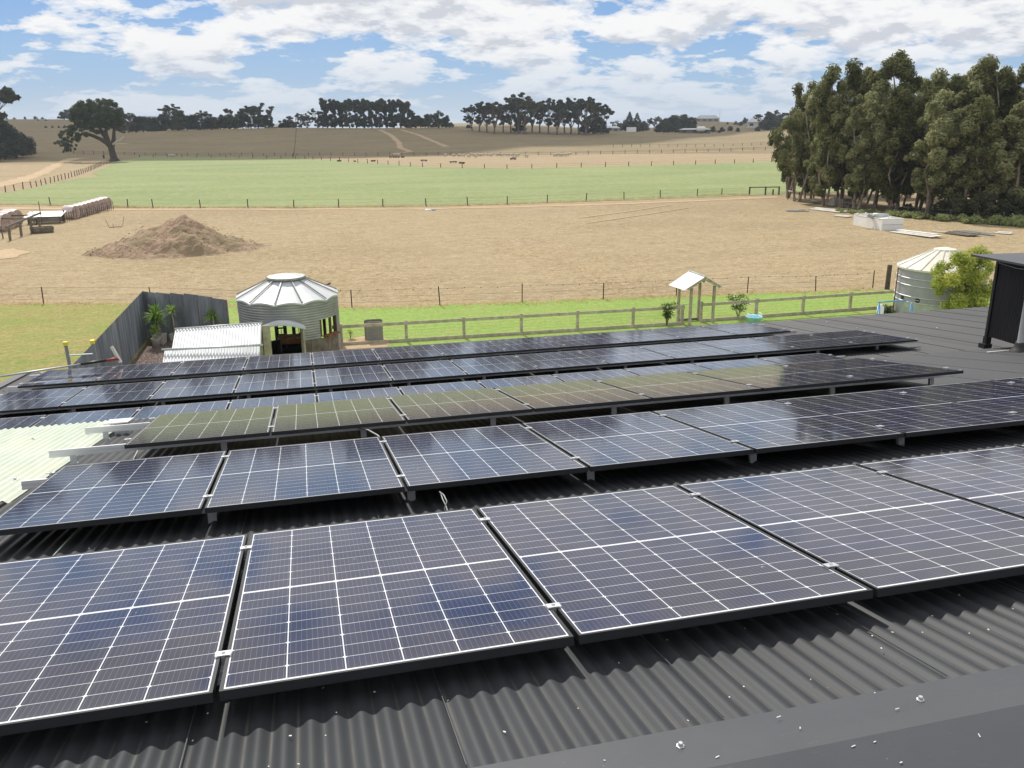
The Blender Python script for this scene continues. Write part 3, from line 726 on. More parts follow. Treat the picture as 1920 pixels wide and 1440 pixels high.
corrwall(Wn2, A1+2*math.pi-math.radians(0)-math.radians(0), 1.9, HW, 'wall') if False else None
sgn = 1 if A2 > A1 else -1
lo_, hi_ = (A1, Wn2) if sgn > 0 else (Wn2, A1)
# sides and back: full height at the sides, open slatted belt at the back
sideL = A1-sgn*math.radians(52); sideR = Wn2+sgn*math.radians(30)
corrwall(sideL, A1, .0, HW, 'wall'); corrwall(Wn2, sideR, .0, HW, 'wall')
endR = sideR; startL = sideL
full = 2*math.pi-abs(sideR-sideL)
bA = sideR; bB = sideR+sgn*full
corrwall(bA, bB, 1.95, HW, 'wall')
ns = 17
for i in range(ns):
    a = bA+(bB-bA)*(i+.5)/ns
    MB().box(((RW-.05)*math.cos(a), (RW-.05)*math.sin(a), 1.0), (.05, .17, 2.0), Matrix.Rotation(a, 3, 'Z')).build('timber_slat', M['timber_dark'], e)
# lower boards right of the door
nb = 7
for i in range(nb):
    a = A2+.03+(Wn2-A2)*(i+.5)/nb
    MB().box(((RW+.02)*math.cos(a), (RW+.02)*math.sin(a), .45), (.03, abs(Wn2-A2)*RW/nb*.97, .92), Matrix.Rotation(a, 3, 'Z')).build('board', M['timber_grey'], e)
mb = MB(); am = (Wn1+Wn2)/2
mb.box(((RW+.07)*math.cos(am), (RW+.07)*math.sin(am), .98), (.30, .95, .05), Matrix.Rotation(am, 3, 'Z')); mb.build('window_sill', M['rust'], e)
for a in (Wn1+.01, am, Wn2-.01): MB().box(((RW)*math.cos(a), (RW)*math.sin(a), 1.36), (.05, .06, .78), Matrix.Rotation(a, 3, 'Z')).build('window_post', M['timber_dark'], e)
# door posts and arched hood
for a in (A1, A2):
    MB().box(((RW+.12)*math.cos(a), (RW+.12)*math.sin(a), .85), (.5, .07, 1.7), Matrix.Rotation(a, 3, 'Z')).build('door_post', M['timber'], e)
mb = MB(); rows_ = []
for ro in (RW-.05, RW+.42):
    rows_.append([(ro*math.cos(A1+(A2-A1)*(t_*1.08-.04)), ro*math.sin(A1+(A2-A1)*(t_*1.08-.04)), 1.68+.26*math.sin(math.pi*t_)) for t_ in np.linspace(0, 1, 17)])
rows_.append([(x, y, z-.17) for x, y, z in rows_[1]])
mb.grid(rows_); mb.build('arched_hood', M['zinc_white'], e, True)
# conical roof with 12 scalloped facets and raised seams
NF = 12; mb = MB(); rows_ = []; cap_r = rs*.33; zt = htop((sc_[0], sc_[1], 0), 521)-.02; off = fa+math.radians(15)
def rimr(a): 
    t = ((a-off)/(2*math.pi/NF)) % 1; return rs*(1.0-.028*math.sin(math.pi*t))
m = NF*6
for s_ in np.linspace(0, 1, 5):
    row = []
    for i in range(m+1):
        a = off+2*math.pi*i/m; t = (i % 6)/6; r1 = rimr(a); r_ = r1+(cap_r-r1)*s_
        z = HW-.03+(zt-HW)*s_+(.10*math.sin(math.pi*t))*(1-s_)*.9
        row.append((r_*math.cos(a), r_*math.sin(a), z))
    rows_.append(row)
rows_.insert(0, [(x, y, z-.07) for x, y, z in rows_[0]])
mb.grid(rows_); mb.build('roof', M['zinc_white'], e, False)
for i in range(NF):
    a = off+2*math.pi*i/NF
    MB().bar((rs*math.cos(a), rs*math.sin(a), HW+.045), (cap_r*math.cos(a), cap_r*math.sin(a), zt+.03), .045, .05).build('roof_seam', M['galvs'], e)
mb = MB(); mb.lathe((0, 0, 0), [(0, zt+.18), (cap_r*1.12, zt+.11), (cap_r*1.14, zt+.03), (cap_r*1.0, zt-.02)], 12); mb.build('roof_cap', M['galvs'], e)
MB().lathe((0, 0, 0), [(0, .03), (RW-.05, .03)], 32).build('floor', M['timber_grey'], e)
# bird on the silo roof
bb_ = np.array([sc_[0], sc_[1], 0])+[rs*.86*math.cos(ang(632)), 0, 0]
def bird(loc, label):
    e_ = empty('bird', loc); tag(e_, label, 'bird')
    MB().tube([(-.10, 0, .05), (-.03, 0, .08), (.05, 0, .10), (.09, 0, .14), (.13, 0, .135)], [.008, .035, .04, .025, .006], 8).build('body', M['cow'], e_, True)
    MB().tube([(-.09, 0, .06), (-.18, 0, .03)], [.02, .008], 6).build('tail', M['cow'], e_, True)
    MB().tube([(.02, 0, .07), (.02, 0, 0)], .005, 5).build('leg', M['steelpost'], e_)
bird((sc_[0]+rs*.80, sc_[1]-rs*.42+.9, HW+.33), 'small dark bird perched on the silo roof near its eave')
# table and chairs inside
tx, ty = sc_[0]+.1, sc_[1]-.25
e = empty('garden_table', (tx, ty, 0)); tag(e, 'brown timber table standing inside the silo doorway', 'table')
MB().box((0, 0, .72), (1.3, .7, .05)).build('table_top', M['rust'], e); MB().box((0, -.3, .55), (1.1, .03, .25)).build('apron', M['rust'], e)
for x in (-.58, .58):
    for y in (-.28, .28): MB().box((x, y, .35), (.06, .06, .70)).build('leg', M['timber_dark'], e)
def chair(x, y, rz, label):
    e = empty('dark_chair', (x, y, 0), rz); tag(e, label, 'chair', 'chairs inside the silo')
    MB().box((0, 0, .45), (.42, .42, .04)).build('seat', M['black'], e)
    mb = MB(); mb.box((0, .2, .92), (.42, .03, .07)); mb.box((0, .2, .62), (.42, .03, .04))
    for xx in (-.13, 0, .13): mb.box((xx, .2, .76), (.03, .02, .26))
    mb.build('backrest', M['black'], e)
    for xx in (-.19, .19):
        MB().box((xx, .2, .48), (.035, .035, .96)).build('leg', M['black'], e); MB().box((xx, -.19, .22), (.035, .035, .44)).build('leg', M['black'], e)
chair(tx-.55, ty+.75, 0, 'dark slat-backed chair behind the table, nearer the coop roofs'); chair(tx+.45, ty+.75, 0, 'dark slat-backed chair behind the table, nearer the silo window')
o = MB().lathe((0, 0, 0), [(0, .16), (.05, .15), (.08, .08), (.06, 0), (0, 0)], 14).build('lantern_bowl', M['orange'], None, True); o.location = (tx+.6, ty-.2, .75); tag(o, 'orange bowl on the table inside the silo', 'bowl')
# corrugated half tank beside the fence
b1 = G(703, 641); e = empty('feed_bin', (b1[0], b1[1]+.3, 0)); tag(e, 'small grey corrugated iron bin standing by the timber fence', 'bin')
hb = htop((b1[0], b1[1]+.3, 0), 601)
mb = MB(); pts_ = []
per = [(-.40, -.28), (.40, -.28), (.44, .1), (.30, .30), (-.30, .30), (-.44, .1), (-.40, -.28)]
for a_, b_ in zip(per, per[1:]): wallpanel(mb, a_, b_, hb, hb)
mb.build('side', M['fence_zinc'].copy() if False else M['galvs'], e, True); MB().box((0, .0, hb-.1), (.78, .5, .02)).build('lid', M['timber_grey'], e)
# ---------------------------------------------------------------- timber post and rail fence
def prail(name, xs, label, Y0, Y1, x0, x1):
    e = empty(name, (0, 0, 0)); tag(e, label, 'timber fence', 'post and rail fence along the lawn')
    yy = lambda x: Y0+(Y1-Y0)*(x-x0)/(x1-x0)
    for x in xs: MB().box((x, yy(x), .54), (.13, .13, 1.08)).build('post', M['timber'], e)
    a_ = (x0, yy(x0)-.085); b_ = (x1, yy(x1)-.085)
    MB().bar((a_[0], a_[1], .95), (b_[0], b_[1], .95), .045, .15).build('top_rail', M['timber'], e)
    MB().bar((a_[0], a_[1], .09), (b_[0], b_[1], .09), .045, .19).build('bottom_board', M['timber'], e)
    mb = MB()
    for z in (.3, .45, .6, .75): mb.tube([(a_[0], a_[1]-.03, z), (b_[0], b_[1]-.03, z)], .0025, 4, False)
    mb.build('wire', M['wire'], e)
bx = [G(x, y) for x, y in ((642, 652), (755.3, 628), (861.7, 624), (968, 619), (1072.3, 614), (1175, 608), (1268, 604))]
prail('post_and_rail_fence', [q[0] for q in bx], 'timber post and rail fence between the silo and the gabled arch', 40.0, 39.6, bx[0][0]-.4, bx[-1][0]+.1)
bx2 = [G(x, y) for x, y in ((1309, 602), (1406, 592), (1496, 587), (1588, 582), (1676, 577))]
prail('post_and_rail_fence', [q[0] for q in bx2], 'timber post and rail fence from the gabled arch to the big tank', 39.9, 40.2, bx2[0][0]-.1, bx2[-1][0]+1)
# ---------------------------------------------------------------- gabled garden arch
e = empty('garden_arch', (0, 0, 0)); tag(e, 'small gabled garden arch with a white tin roof on four timber posts', 'garden arch')
P1 = G(1270.5, 605); P2 = G(1293, 611); P3 = G(1308.5, 602); P4 = G(1335.6, 606)
for p, pt in ((P1, 541), (P2, 540), (P3, 530), (P4, 536)):
    hh = htop((p[0], p[1], 0), pt); MB().box((p[0], p[1], hh/2), (.12, .12, hh)).build('post', M['timber'], e)
zr = 2.62; ze = 1.98
RA = Gz(1291.9, 508.5, zr+.15); RB = Gz(1322.5, 519, zr+.0)
def tin2(tl, tr, br, bl, nm, e, mat='zinc_white'):
    tl, tr, br, bl = [np.array(q) for q in (tl, tr, br, bl)]; L = np.linalg.norm(tr-tl); n = int(L/.076*4); R_ = []
    for v in (0, .5, 1):
        R_.append([(tl+(tr-tl)*i/n)*(1-v)+(bl+(br-bl)*i/n)*v+np.array([0, 0, .01*math.sin(2*math.pi*i/n*L/.076)]) for i in range(n+1)])
    return MB().grid(R_).build(nm, M[mat], e, True)
zrm = zr+.05; RA = Gz(1291.9, 508.5, zrm); RB = Gz(1322.5, 519, zrm)
LA = Gz(1253.8, 534.4, ze); LB = Gz(1283, 544.4, ze); QA = RA+(RA-LA)*[1, 1, 0]+[0, 0, ze-zrm]; QB = Gz(1358, 539.4, ze); QA = QB+(RA-RB)
tin2(RA, RB, LB, LA, 'roof_sheet', e); tin2(RA, RB, QB, QA, 'roof_sheet', e)
MB().tube([RA+[0, 0, .02], RB+[0, 0, .02]], .035, 6).build('ridge_cap', M['galv'], e)
for a_, b_ in ((RB, LB), (RB, QB)):
    MB().bar(a_+(b_-a_)*.03+np.array([0, .05, -.09]), a_+(b_-a_)*.82+np.array([0, .05, -.09]), .04, .12).build('barge_board', M['timber'], e)
for a_, b_ in ((RA, LA), (RA, QA)):
    MB().bar(a_+(b_-a_)*.03+np.array([0, -.05, -.09]), a_+(b_-a_)*.82+np.array([0, -.05, -.09]), .04, .12).build('barge_board', M['timber'], e)
MB().bar((P1[0], P1[1], .12), (P3[0], P3[1], .12), .05, .12).build('threshold', M['timber_grey'], e)
e = empty('wire_gate', (P1[0], P1[1], 0)); tag(e, 'open pale wire gate hanging in the gabled arch', 'gate')
gx = P3[0]-P1[0]; mb = MB(); mb.tube([(.1, 0, .2), (.1, 0, .95), (gx-.1, 0, .95), (gx-.1, 0, .2), (.1, 0, .2)], .014, 6); mb.build('frame', M['alu2'], e)
mb = MB()
for i in range(9): mb.tube([(.1+(gx-.2)*i/8, 0, .2), (.1+(gx-.2)*i/8, 0, .95)], .003, 4)
for i in range(5): mb.tube([(.1, 0, .3+.13*i), (gx-.1, 0, .3+.13*i)], .003, 4)
mb.tube([(.1, 0, .9), (.5, .1, 1.25), (.75, .1, 1.5)], .008, 5); mb.tube([(.35, 0, .95), (.7, .1, 1.35)], .008, 5); mb.build('mesh', M['alu2'], e)
# ---------------------------------------------------------------- foliage helper
def leafcloud(centers, n, size, seed, mat, name, parent, flat=.8, elong=1.6, up=.25, shell=.45, droop=0.):
    rg = np.random.default_rng(seed); cs = np.array([c[:3] for c in centers]); rr_ = np.array([c[3] for c in centers])
    w_ = rr_**2; w_ = w_/w_.sum(); idx = rg.choice(len(cs), n, p=w_)
    d = rg.normal(size=(n, 3)); d /= np.linalg.norm(d, axis=1)[:, None]
    q = rg.random(n)**shell
    p = cs[idx]+d*(rr_[idx]*q)[:, None]*np.array([1, 1, flat])
    nr = d*.9+rg.normal(size=(n, 3))*.55+np.array([0, 0, up]); nr /= np.linalg.norm(nr, axis=1)[:, None]
    a = rg.normal(size=(n, 3)); a[:, 2] -= droop; t = a-nr*(a*nr).sum(1)[:, None]; t /= np.linalg.norm(t, axis=1)[:, None]; b = np.cross(nr, t)
    s = size*rg.uniform(.6, 1.25, n)[:, None]; tl = t*s*elong/2; bl = b*s/2
    V = np.empty((n*4, 3)); V[0::4] = p-tl; V[1::4] = p-bl*.9+tl*.1; V[2::4] = p+tl; V[3::4] = p+bl*.9+tl*.1
    me = bpy.data.meshes.new(name); me.vertices.add(n*4); me.vertices.foreach_set('co', V.ravel()); me.loops.add(n*4); me.loops.foreach_set('vertex_index', np.arange(n*4))
    me.polygons.add(n); me.polygons.foreach_set('loop_start', np.arange(n)*4); me.polygons.foreach_set('loop_total', np.full(n, 4)); me.materials.append(mat); me.update(calc_edges=True)
    return mesh_obj(name, me, parent)
def limb(mb, a, b, r0, r1, seed, sag=.15, n=6):
    r = random.Random(seed); a = Vector(a); b = Vector(b); L = (b-a).length; pts = []
    for i in range(5):
        t = i/4; p = a.lerp(b, t)
        if 0 < i < 4: p += Vector((r.uniform(-1, 1), r.uniform(-1, 1), r.uniform(-.3, 1)))*L*.06*1
        p.z += sag*L*math.sin(math.pi*t)*.5; pts.append(p)
    mb.tube(pts, [r0+(r1-r0)*i/4 for i in range(5)], n, False)
# rose bushes
def rose(px, py, h_, w_, label, seed, flowers=5):
    b = G(px, py); e = empty('rose_bush', (b[0], b[1], 0)); tag(e, label, 'rose bush'); r = random.Random(seed)
    mb = MB(); cs = []
    for i in range(7):
        a = r.uniform(0, 6.28); q = r.uniform(.2, 1)*w_/2; top = (q*math.cos(a), q*math.sin(a)*.7, h_*r.uniform(.55, .95)); limb(mb, (0, 0, 0), top, .014, .006, seed+i)
        cs.append((*top, w_*.26)); cs.append((top[0]*.6, top[1]*.6, top[2]*.6, w_*.22))
    mb.build('stem', M['bark'], e); leafcloud(cs, 900, .055, seed, M['leaf_rose'], 'foliage', e)
    for i in range(flowers):
        c = cs[(2*i) % len(cs)]; f = MB().lathe((0, 0, 0), [(0, .02), (.035, .04), (.055, .01), (.03, -.03), (0, -.03)], 8).build('flower', M['flower'], e, True); f.location = (c[0]+.08, c[1]-.2, c[2]-.05*i)
rose(1250, 612, 1.25, .95, 'sparse dry rose bush beside the gabled arch, nearer the silo', 21, 3)
rose(1384, 598, 1.35, 1.1, 'green rose bush with pale blooms in front of the fence, tank side of the arch', 25, 6)
b = G(1413, 609); e = empty('paddling_tub', (b[0], b[1], 0)); tag(e, 'pale blue plastic tub with looped handles behind the farthest panel row', 'tub')
MB().lathe((0, 0, 0), [(0, .02), (.30, .02), (.40, .42), (.44, .44), (.42, .46), (.37, .42), (.28, .06), (0, .06)], 20).build('bowl', M['ltblue'], e, True)
for s_ in (-1, 1): MB().tube([(s_*.30, -.28, .42), (s_*.34, -.12, .60), (s_*.34, .12, .60), (s_*.30, .28, .42)], .018, 6).build('handle', M['white'], e, True)
# blue trestle frame
e = empty('swing_frame', (0, 0, 0)); tag(e, 'blue metal trestle frame standing in front of the big tank', 'frame'); ht = 2.15; a_ = Gz(1644, 567, ht); c_ = Gz(1722, 566, ht)
MB().tube([(a_[0]+.1, a_[1], ht), (c_[0]-.3, a_[1], ht)], .03, 8).build('crossbar', M['blue'], e, True)
for (x, y, dx_) in ((a_[0]+.15, a_[1], -.35), (a_[0]+.15, a_[1], .2), (c_[0]-.35, c_[1], -.35), (c_[0]-.35, c_[1], .5)):
    MB().tube([(x, y, ht), (x+dx_, y-.1, 0)], .025, 8).build('leg', M['blue'], e, True)
b = Gz(1655, 590, 1.15); o = MB(); o.lathe((0, 0, 0), [(0, 1.62), (.06, 1.62), (.07, 1.55), (.16, 1.5), (.17, .05), (0, 0)], 14); o = o.build('drum', M['white'], None, True); o.location = (b[0], b[1]+.2, 0); tag(o, 'tall white plastic drum under the blue frame', 'drum')
b = G(1671, 600); e = empty('garden_shrub', (b[0], b[1]+.4, 0)); tag(e, 'small dark shrub between the blue frame and the tank', 'shrub')
m_ = MB(); limb(m_, (0, 0, 0), (0, 0, .5), .03, .01, 3); m_.build('stem', M['bark'], e); leafcloud([(0, 0, .45, .4), (.2, 0, .3, .3), (-.2, 0, .35, .3)], 700, .06, 31, M['leaf_lone'], 'foliage', e)
# ---------------------------------------------------------------- big round water tank
zt_ = 2.75; tcn = Gz(1768, 500, zt_); dep = (np.array(tcn)-[0, 0, HC])@WD[2]; rt_ = 77*dep/F
e = empty('water_tank', (tcn[0], tcn[1], 0)); tag(e, 'big silver round tank with raised bands and a cream conical roof', 'tank')
MB().lathe((0, 0, 0), [(rt_*1.0, 1.05), (rt_*1.0, zt_)], 64).build('shell', M['silver'], e, True)
mb = MB(); rows_ = []
for z in np.linspace(0, 1.05, 4): rows_.append([((rt_*.985+.014*math.sin(i*math.pi/2))*math.cos(2*math.pi*i/640), (rt_*.985+.014*math.sin(i*math.pi/2))*math.sin(2*math.pi*i/640), z) for i in range(641)])
mb.grid(rows_); mb.build('lower_skirt', M['galv'], e, True)
for z in (1.07, 1.35, 1.92, 2.28, 2.70): MB().lathe((0, 0, 0), [(rt_+.002, z-.03), (rt_+.035, z-.02), (rt_+.035, z+.02), (rt_+.002, z+.03)], 64).build('band', M['galv'], e, True)
MB().lathe((0, 0, 0), [(rt_*1.03, zt_-.06), (rt_*1.03, zt_+.03), (rt_*.26, zt_+.86), (rt_*.25, zt_+.93), (rt_*.1, zt_+1.0), (0, zt_+1.0)], 48).build('roof', M['cream'], e)
for i in range(16):
    a = 2*math.pi*i/16; MB().bar((rt_*1.03*math.cos(a), rt_*1.03*math.sin(a), zt_+.05), (rt_*.26*math.cos(a), rt_*.26*math.sin(a), zt_+.88), .05, .045).build('roof_seam', M['cream'], e)
ft = math.atan2(-tcn[1], -tcn[0])
def tang(px):
    best = None
    for i in range(-120, 121):
        a = ft+math.radians(i*.75); q = Pj((tcn[0]+rt_*math.cos(a), tcn[1]+rt_*math.sin(a), 1.4))[0]
        if best is None or abs(q-px) < best[0]: best = (abs(q-px), a)
    return best[1]
for px in (1693, 1721):
    a = tang(px); R_ = Matrix.Rotation(a, 3, 'Z')@Matrix.Rotation(math.pi/2, 3, 'Y')
    MB().lathe((rt_*math.cos(a)*1.002, rt_*math.sin(a)*1.002, 1.22), [(.0, .012), (.12, .012), (.13, 0)], 20, R=R_).build('port', M['black'], e)
a = tang(1721); MB().box((rt_*math.cos(a)*1.012, rt_*math.sin(a)*1.012, 1.22), (.02, .19, .045), Matrix.Rotation(a, 3, 'Z')).build('port_strip', M['timber'], e)
a = tang(1686)-.12; MB().tube([((rt_+.1)*math.cos(a), (rt_+.1)*math.sin(a), .1), ((rt_+.1)*math.cos(a), (rt_+.1)*math.sin(a), zt_-.05)], .03, 8).build('downpipe', M['rust'], e)
# yellow green tree in front of the tank
vv_ = np.array([-tcn[0], -tcn[1]]); vv_ /= np.linalg.norm(vv_); tt_ = np.array([-vv_[1], vv_[0]]); bt = np.array([*(np.array(tcn[:2])+vv_*(rt_+1.0)), 0.]); bt[:2] += tt_*((1797-Pj(bt)[0])/(Pj((bt[0]+tt_[0], bt[1]+tt_[1], 0))[0]-Pj(bt)[0])); e = empty('garden_tree', (bt[0], bt[1], 0)); tag(e, 'bushy yellow-green young tree half hiding the big tank', 'tree'); rr_ = random.Random(4)
HT = htop((bt[0], bt[1], 0), 470); mb = MB(); cs = []
limb(mb, (0, 0, 0), (0, 0, HT*.75), .09, .03, 2, 0)
for i in range(84):
    z = rr_.uniform(.16, 1)*HT; wv = 1.7*math.sin(math.pi*min(1, (1.04-z/HT)*1.0+.06)**.75)*(1 if z < HT*.75 else .8); a = rr_.uniform(0, 6.28); q = rr_.uniform(.2, 1)*wv
    c = (q*math.cos(a), q*math.sin(a)*.8, z); cs.append((*c, rr_.uniform(.22, .42)))
    if i % 2: limb(mb, (0, 0, z*.7), c, .03, .01, i)
for z in np.linspace(.8, .99, 5): cs.append((rr_.uniform(-.2, .2), 0, z*HT, .24))
mb.build('trunk', M['bark'], e, True); leafcloud(cs, 24000, .085, 41, M['leaf_bush'], 'crown', e, flat=1, elong=1.3)
# ---------------------------------------------------------------- wire fences
def wirefence(name, pts, h_, label, mat='steelpost', r_=.03, wires=(), insul=False, cat='wire fence', lean=True, group=None, shape='star', zf=None):
    e = empty(name, (0, 0, 0)); tag(e, label, cat, group); rr_ = random.Random(len(pts)*7+int(h_*10)); pm = MB()
    if shape == 'star': pm.box((0, 0, h_/2), (r_*2, r_*.7, h_)); pm.box((0, 0, h_/2), (r_*.7, r_*2.2, h_*.999))
    else: pm.lathe((0, 0, 0), [(r_, -.1), (r_*.95, h_), (0, h_)], 8)
    pm = pm.mesh('post', M[mat])
    for p in pts[:100]:
        q = mesh_obj('post', pm, e); q.location = (p[0], p[1], p[2] if len(p) > 2 else 0)
        if lean: q.rotation_euler = (rr_.uniform(-.05, .05), rr_.uniform(-.06, .06), rr_.uniform(0, 3)); q.scale = (1, 1, rr_.uniform(.9, 1.08))
    if wires:
        mb = MB()
        for z, wr in wires:
            mb.tube([(p[0], p[1], (p[2] if len(p) > 2 else 0)+z) for p in pts], wr, 4, False)
        mb.build('wire', M['wire'], e)
    return e
wp = [G(x, y) for x, y in ((-80, 574), (82, 570), (286, 571), (470, 577), (660, 577), (825, 573), (979, 568), (1131, 562), (1268, 556), (1401, 550), (1529, 548), (1636, 542))]
e = wirefence('electric_wire_fence', wp, 1.12, 'low electric wire fence on rusty star posts between lawn and dry paddock', 'steelpost', .028, ((1.0, .006), (.62, .005), (.3, .005)))
mb = MB()
for a_, b_ in zip(wp[3:], wp[4:]):
    for t in np.linspace(0, 1, 6)[:-1]:
        p = a_+(b_-a_)*(t+.1); q = MB().lathe((0, 0, 0), [(0, -.03), (.035, -.02), (.035, .02), (0, .03)], 6).build('insulator', M['black'], e); q.location = (p[0], p[1], 1.0+.02*math.sin(t*9))
b = G(1663, 543); o = MB().lathe((0, 0, 0), [(.15, 0), (.14, 1.5), (.12, 1.55), (0, 1.55)], 12).build('strainer_post', M['post'], None, True); o.location = b; tag(o, 'thick dark timber strainer post left of the big tank', 'fence post')
# ---------------------------------------------------------------- far fences
def fence_px(name, pts, n, h_, label, **kw):
    """posts spaced in proportion along ground points given in pixels"""
    P_ = [np.array(G(x, y)) if d is None else at_d(x, y, d) for x, y, d in pts]
    L = [0]
    for a, b in zip(P_, P_[1:]): L.append(L[-1]+np.linalg.norm(b[:2]-a[:2]))
    out = []
    for i in range(n):
        s = L[-1]*i/(n-1); j = max(0, min(len(P_)-2, sum(1 for q in L if q <= s)-1)); t = (s-L[j])/(L[j+1]-L[j])
        p = P_[j]+(P_[j+1]-P_[j])*t; out.append((p[0], p[1], hz(p[0], p[1])))
    return wirefence(name, out, h_, label, **kw)
mf = [(-30, 384), (95, 385), (200, 388.5), (240, 389), (287, 390), (376, 390), (465, 390), (551, 389.5), (635, 389), (718, 388), (799, 387), (877, 385.5), (951, 383.5), (1026, 380.5), (1099, 377.5), (1170, 374.5), (1238, 371.5), (1307, 368.5), (1353, 366.5), (1405, 366)]
wirefence('paddock_fence', [G(x, y) for x, y in mf], 1.1, 'wire fence of dark posts between the dry paddock and the green pasture', 'post', .07, ((1.0, .006), (.6, .006), (.25, .006)), shape='round')
# thin droppers at its left end
for x, y in ((37, 384), (67, 384)): pass
e = empty('rail_gate', (0, 0, 0)); tag(e, 'long dark timber rail at the far end of the paddock fence by the trees', 'rail')
g1, g2 = G(1405, 366), G(1460, 365.5); mb = MB()
for t in (0, .54, .8, 1): 
    p = g1+(g2-g1)*t; MB().box((p[0], p[1], .6 if t != .8 else .4), (.16, .16, 1.2 if t != .8 else .8)).build('post', M['post'], e)
MB().bar((g1[0], g1[1], 1.12), (g2[0], g2[1], 1.12), .12, .12).build('rail', M['post'], e)
fence_px('pasture_fence', [(262, 295, None), (420, 296, None), (560, 298, None), (640, 303, None), (800, 314, None), (960, 317, None), (1140, 313, None), (1300, 309, None), (1480, 303, None)], 42, 1.15, 'wire fence with evenly spaced posts along the far edge of the green pasture', mat='post', r_=.10, wires=((1.0, .01), (.5, .01)), shape='round')
fence_px('road_fence', [(120, 292.6, None), (420, 292.4, None), (700, 292.2, None), (1000, 291.5, None), (1250, 288, 315), (1420, 284, 330), (1480, 283, 334)], 64, 1.2, 'long fence with dark rails beyond the sheep paddock at the foot of the hill', mat='post', r_=.10, wires=((1.05, .03), (.75, .03), (.35, .03)), shape='round')
fence_px('hill_fence', [(548, 290, 306), (552, 262, 370), (556, 241, 470)], 26, 1.2, 'wire fence running straight up the hill', mat='post', r_=.06, wires=((1.0, .015), (.5, .015)), shape='round')
fence_px('hill_fence', [(1150, 272, 352), (1300, 271, 358), (1480, 268, 365)], 20, 1.1, 'faint fence across the slope behind the dry paddock, nearer the tall trees', mat='post', r_=.09, wires=((1.0, .02),), shape='round')
fence_px('diagonal_fence', [(-60, 376, None), (0, 362, None), (60, 352, None), (100, 342, None), (140, 331, None), (165, 322, None), (190, 311, None), (215, 303, None)], 46, 1.15, 'close-set post fence slanting from the track to the lone tree', mat='post', r_=.085, wires=((1.0, .01), (.7, .01), (.4, .01)), shape='round')
# ---------------------------------------------------------------- left: bales, shelter, yard
def bale(p, rz, s, label, name='round_bale', grp='wrapped round bales in a row'):
    e = empty(name, (p[0], p[1], 0), rz); e.scale = (s, s, s); tag(e, label, 'hay bale', grp)
    R_ = Matrix.Rotation(math.pi/2, 3, 'X')
    prof = [(.66, -.60), (.70, -.55), (.71, 0), (.70, .55), (.66, .60)]
    MB().lathe((0, 0, .68), prof, 24, R=R_).build('wrap', M['bale'], e, True)
    for s_ in (-1, 1): MB().lathe((0, s_*.60, .68), [(0, 0.02*s_), (.66, 0)], 24, R=R_).build('end_face', M['bale_shade'] if s_ < 0 else M['bale'], e)
    return e
b0 = G(133, 411); b1 = G(196, 391); ax = b1-b0; rzb = math.atan2(ax[1], ax[0])+math.pi*.5
for i in range(9):
    p = b0+ax*i/8; bale(p+np.array([0, .4, 0]), math.radians(68)+rnd.uniform(-.06, .06), 1.12 if i == 0 else 1.05, f'{ordw(i)} pale-wrapped round bale in the row behind the netting, counting from the shelter')
e = empty('netting_fence', (0, 0, 0)); tag(e, 'low ragged netting and stakes in front of the row of round bales', 'netting fence'); n0 = G(122, 416); n1 = G(213, 393)
for i in range(24):
    p = n0+(n1-n0)*i/23; hh = rnd.uniform(.8, 1.3); MB().box((p[0], p[1], hh/2), (.07 if i % 5 else .14, .05, hh)).build('stake', M['timber_grey'], e)
MB().bar((n0[0], n0[1], .85), (n1[0], n1[1], 1.1), .03, .05).build('rail', M['timber_grey'], e)
n2 = G(103, 414)
for i in range(7):
    p = n2+(n0-n2)*i/7; MB().box((p[0], p[1], .5), (.05, .05, 1.0)).build('stake', M['timber_grey'], e)
for i, (x, y) in enumerate(((2, 433), (12, 428), (24, 424))):
    bale(G(x, y), 1.2, 1.3, ('round bale behind the yard rails at the picture edge', 'round bale in the middle of the three behind the yard rails', 'round bale behind the yard rails nearest the tin shelter')[i], grp='bales behind the yard rails')
# tin shelter
s1, s2 = G(52, 421), G(103, 424); e = empty('tin_shelter', (0, 0, 0)); tag(e, 'low tin-roofed animal shelter with a grey front between the bales and the yard', 'shelter')
w_ = s2[0]-s1[0]; yb = s1[1]; hf = htop((s1[0], yb, 0), 407); hbk = htop((s1[0], yb+2.2, 0), 397)
for x in (s1[0]+.1, s2[0]-.1):
    MB().box((x, yb, hf/2), (.12, .12, hf)).build('post', M['timber_grey'], e); MB().box((x, yb+2.1, hbk/2), (.12, .12, hbk)).build('post', M['timber_grey'], e)
tin2((s1[0]-.2, yb+2.3, hbk), (s2[0]+.2, yb+2.3, hbk), (s2[0]+.2, yb-.3, hf), (s1[0]-.2, yb-.3, hf), 'roof', e)
MB().bar((s1[0]-.2, yb+.95, (hf+hbk)/2+.04), (s2[0]+.2, yb+.95, (hf+hbk)/2+.04), .1, .03).build('roof_strap', M['galv'], e)
MB().box(((s1[0]+s2[0])/2, yb+.3, hf*.62), (w_, .05, hf*.5)).build('front_sheet', M['galvs'], e)
MB().box(((s1[0]+s2[0])/2, yb+2.0, hf*.5), (w_, .05, hf*.9)).build('back_sheet', M['galvs'], e)
b = G(81, 421); MB().box((b[0], b[1]-.35, 1.2), (.06, .06, 2.6)).build('antenna_pole', M['post'], e)
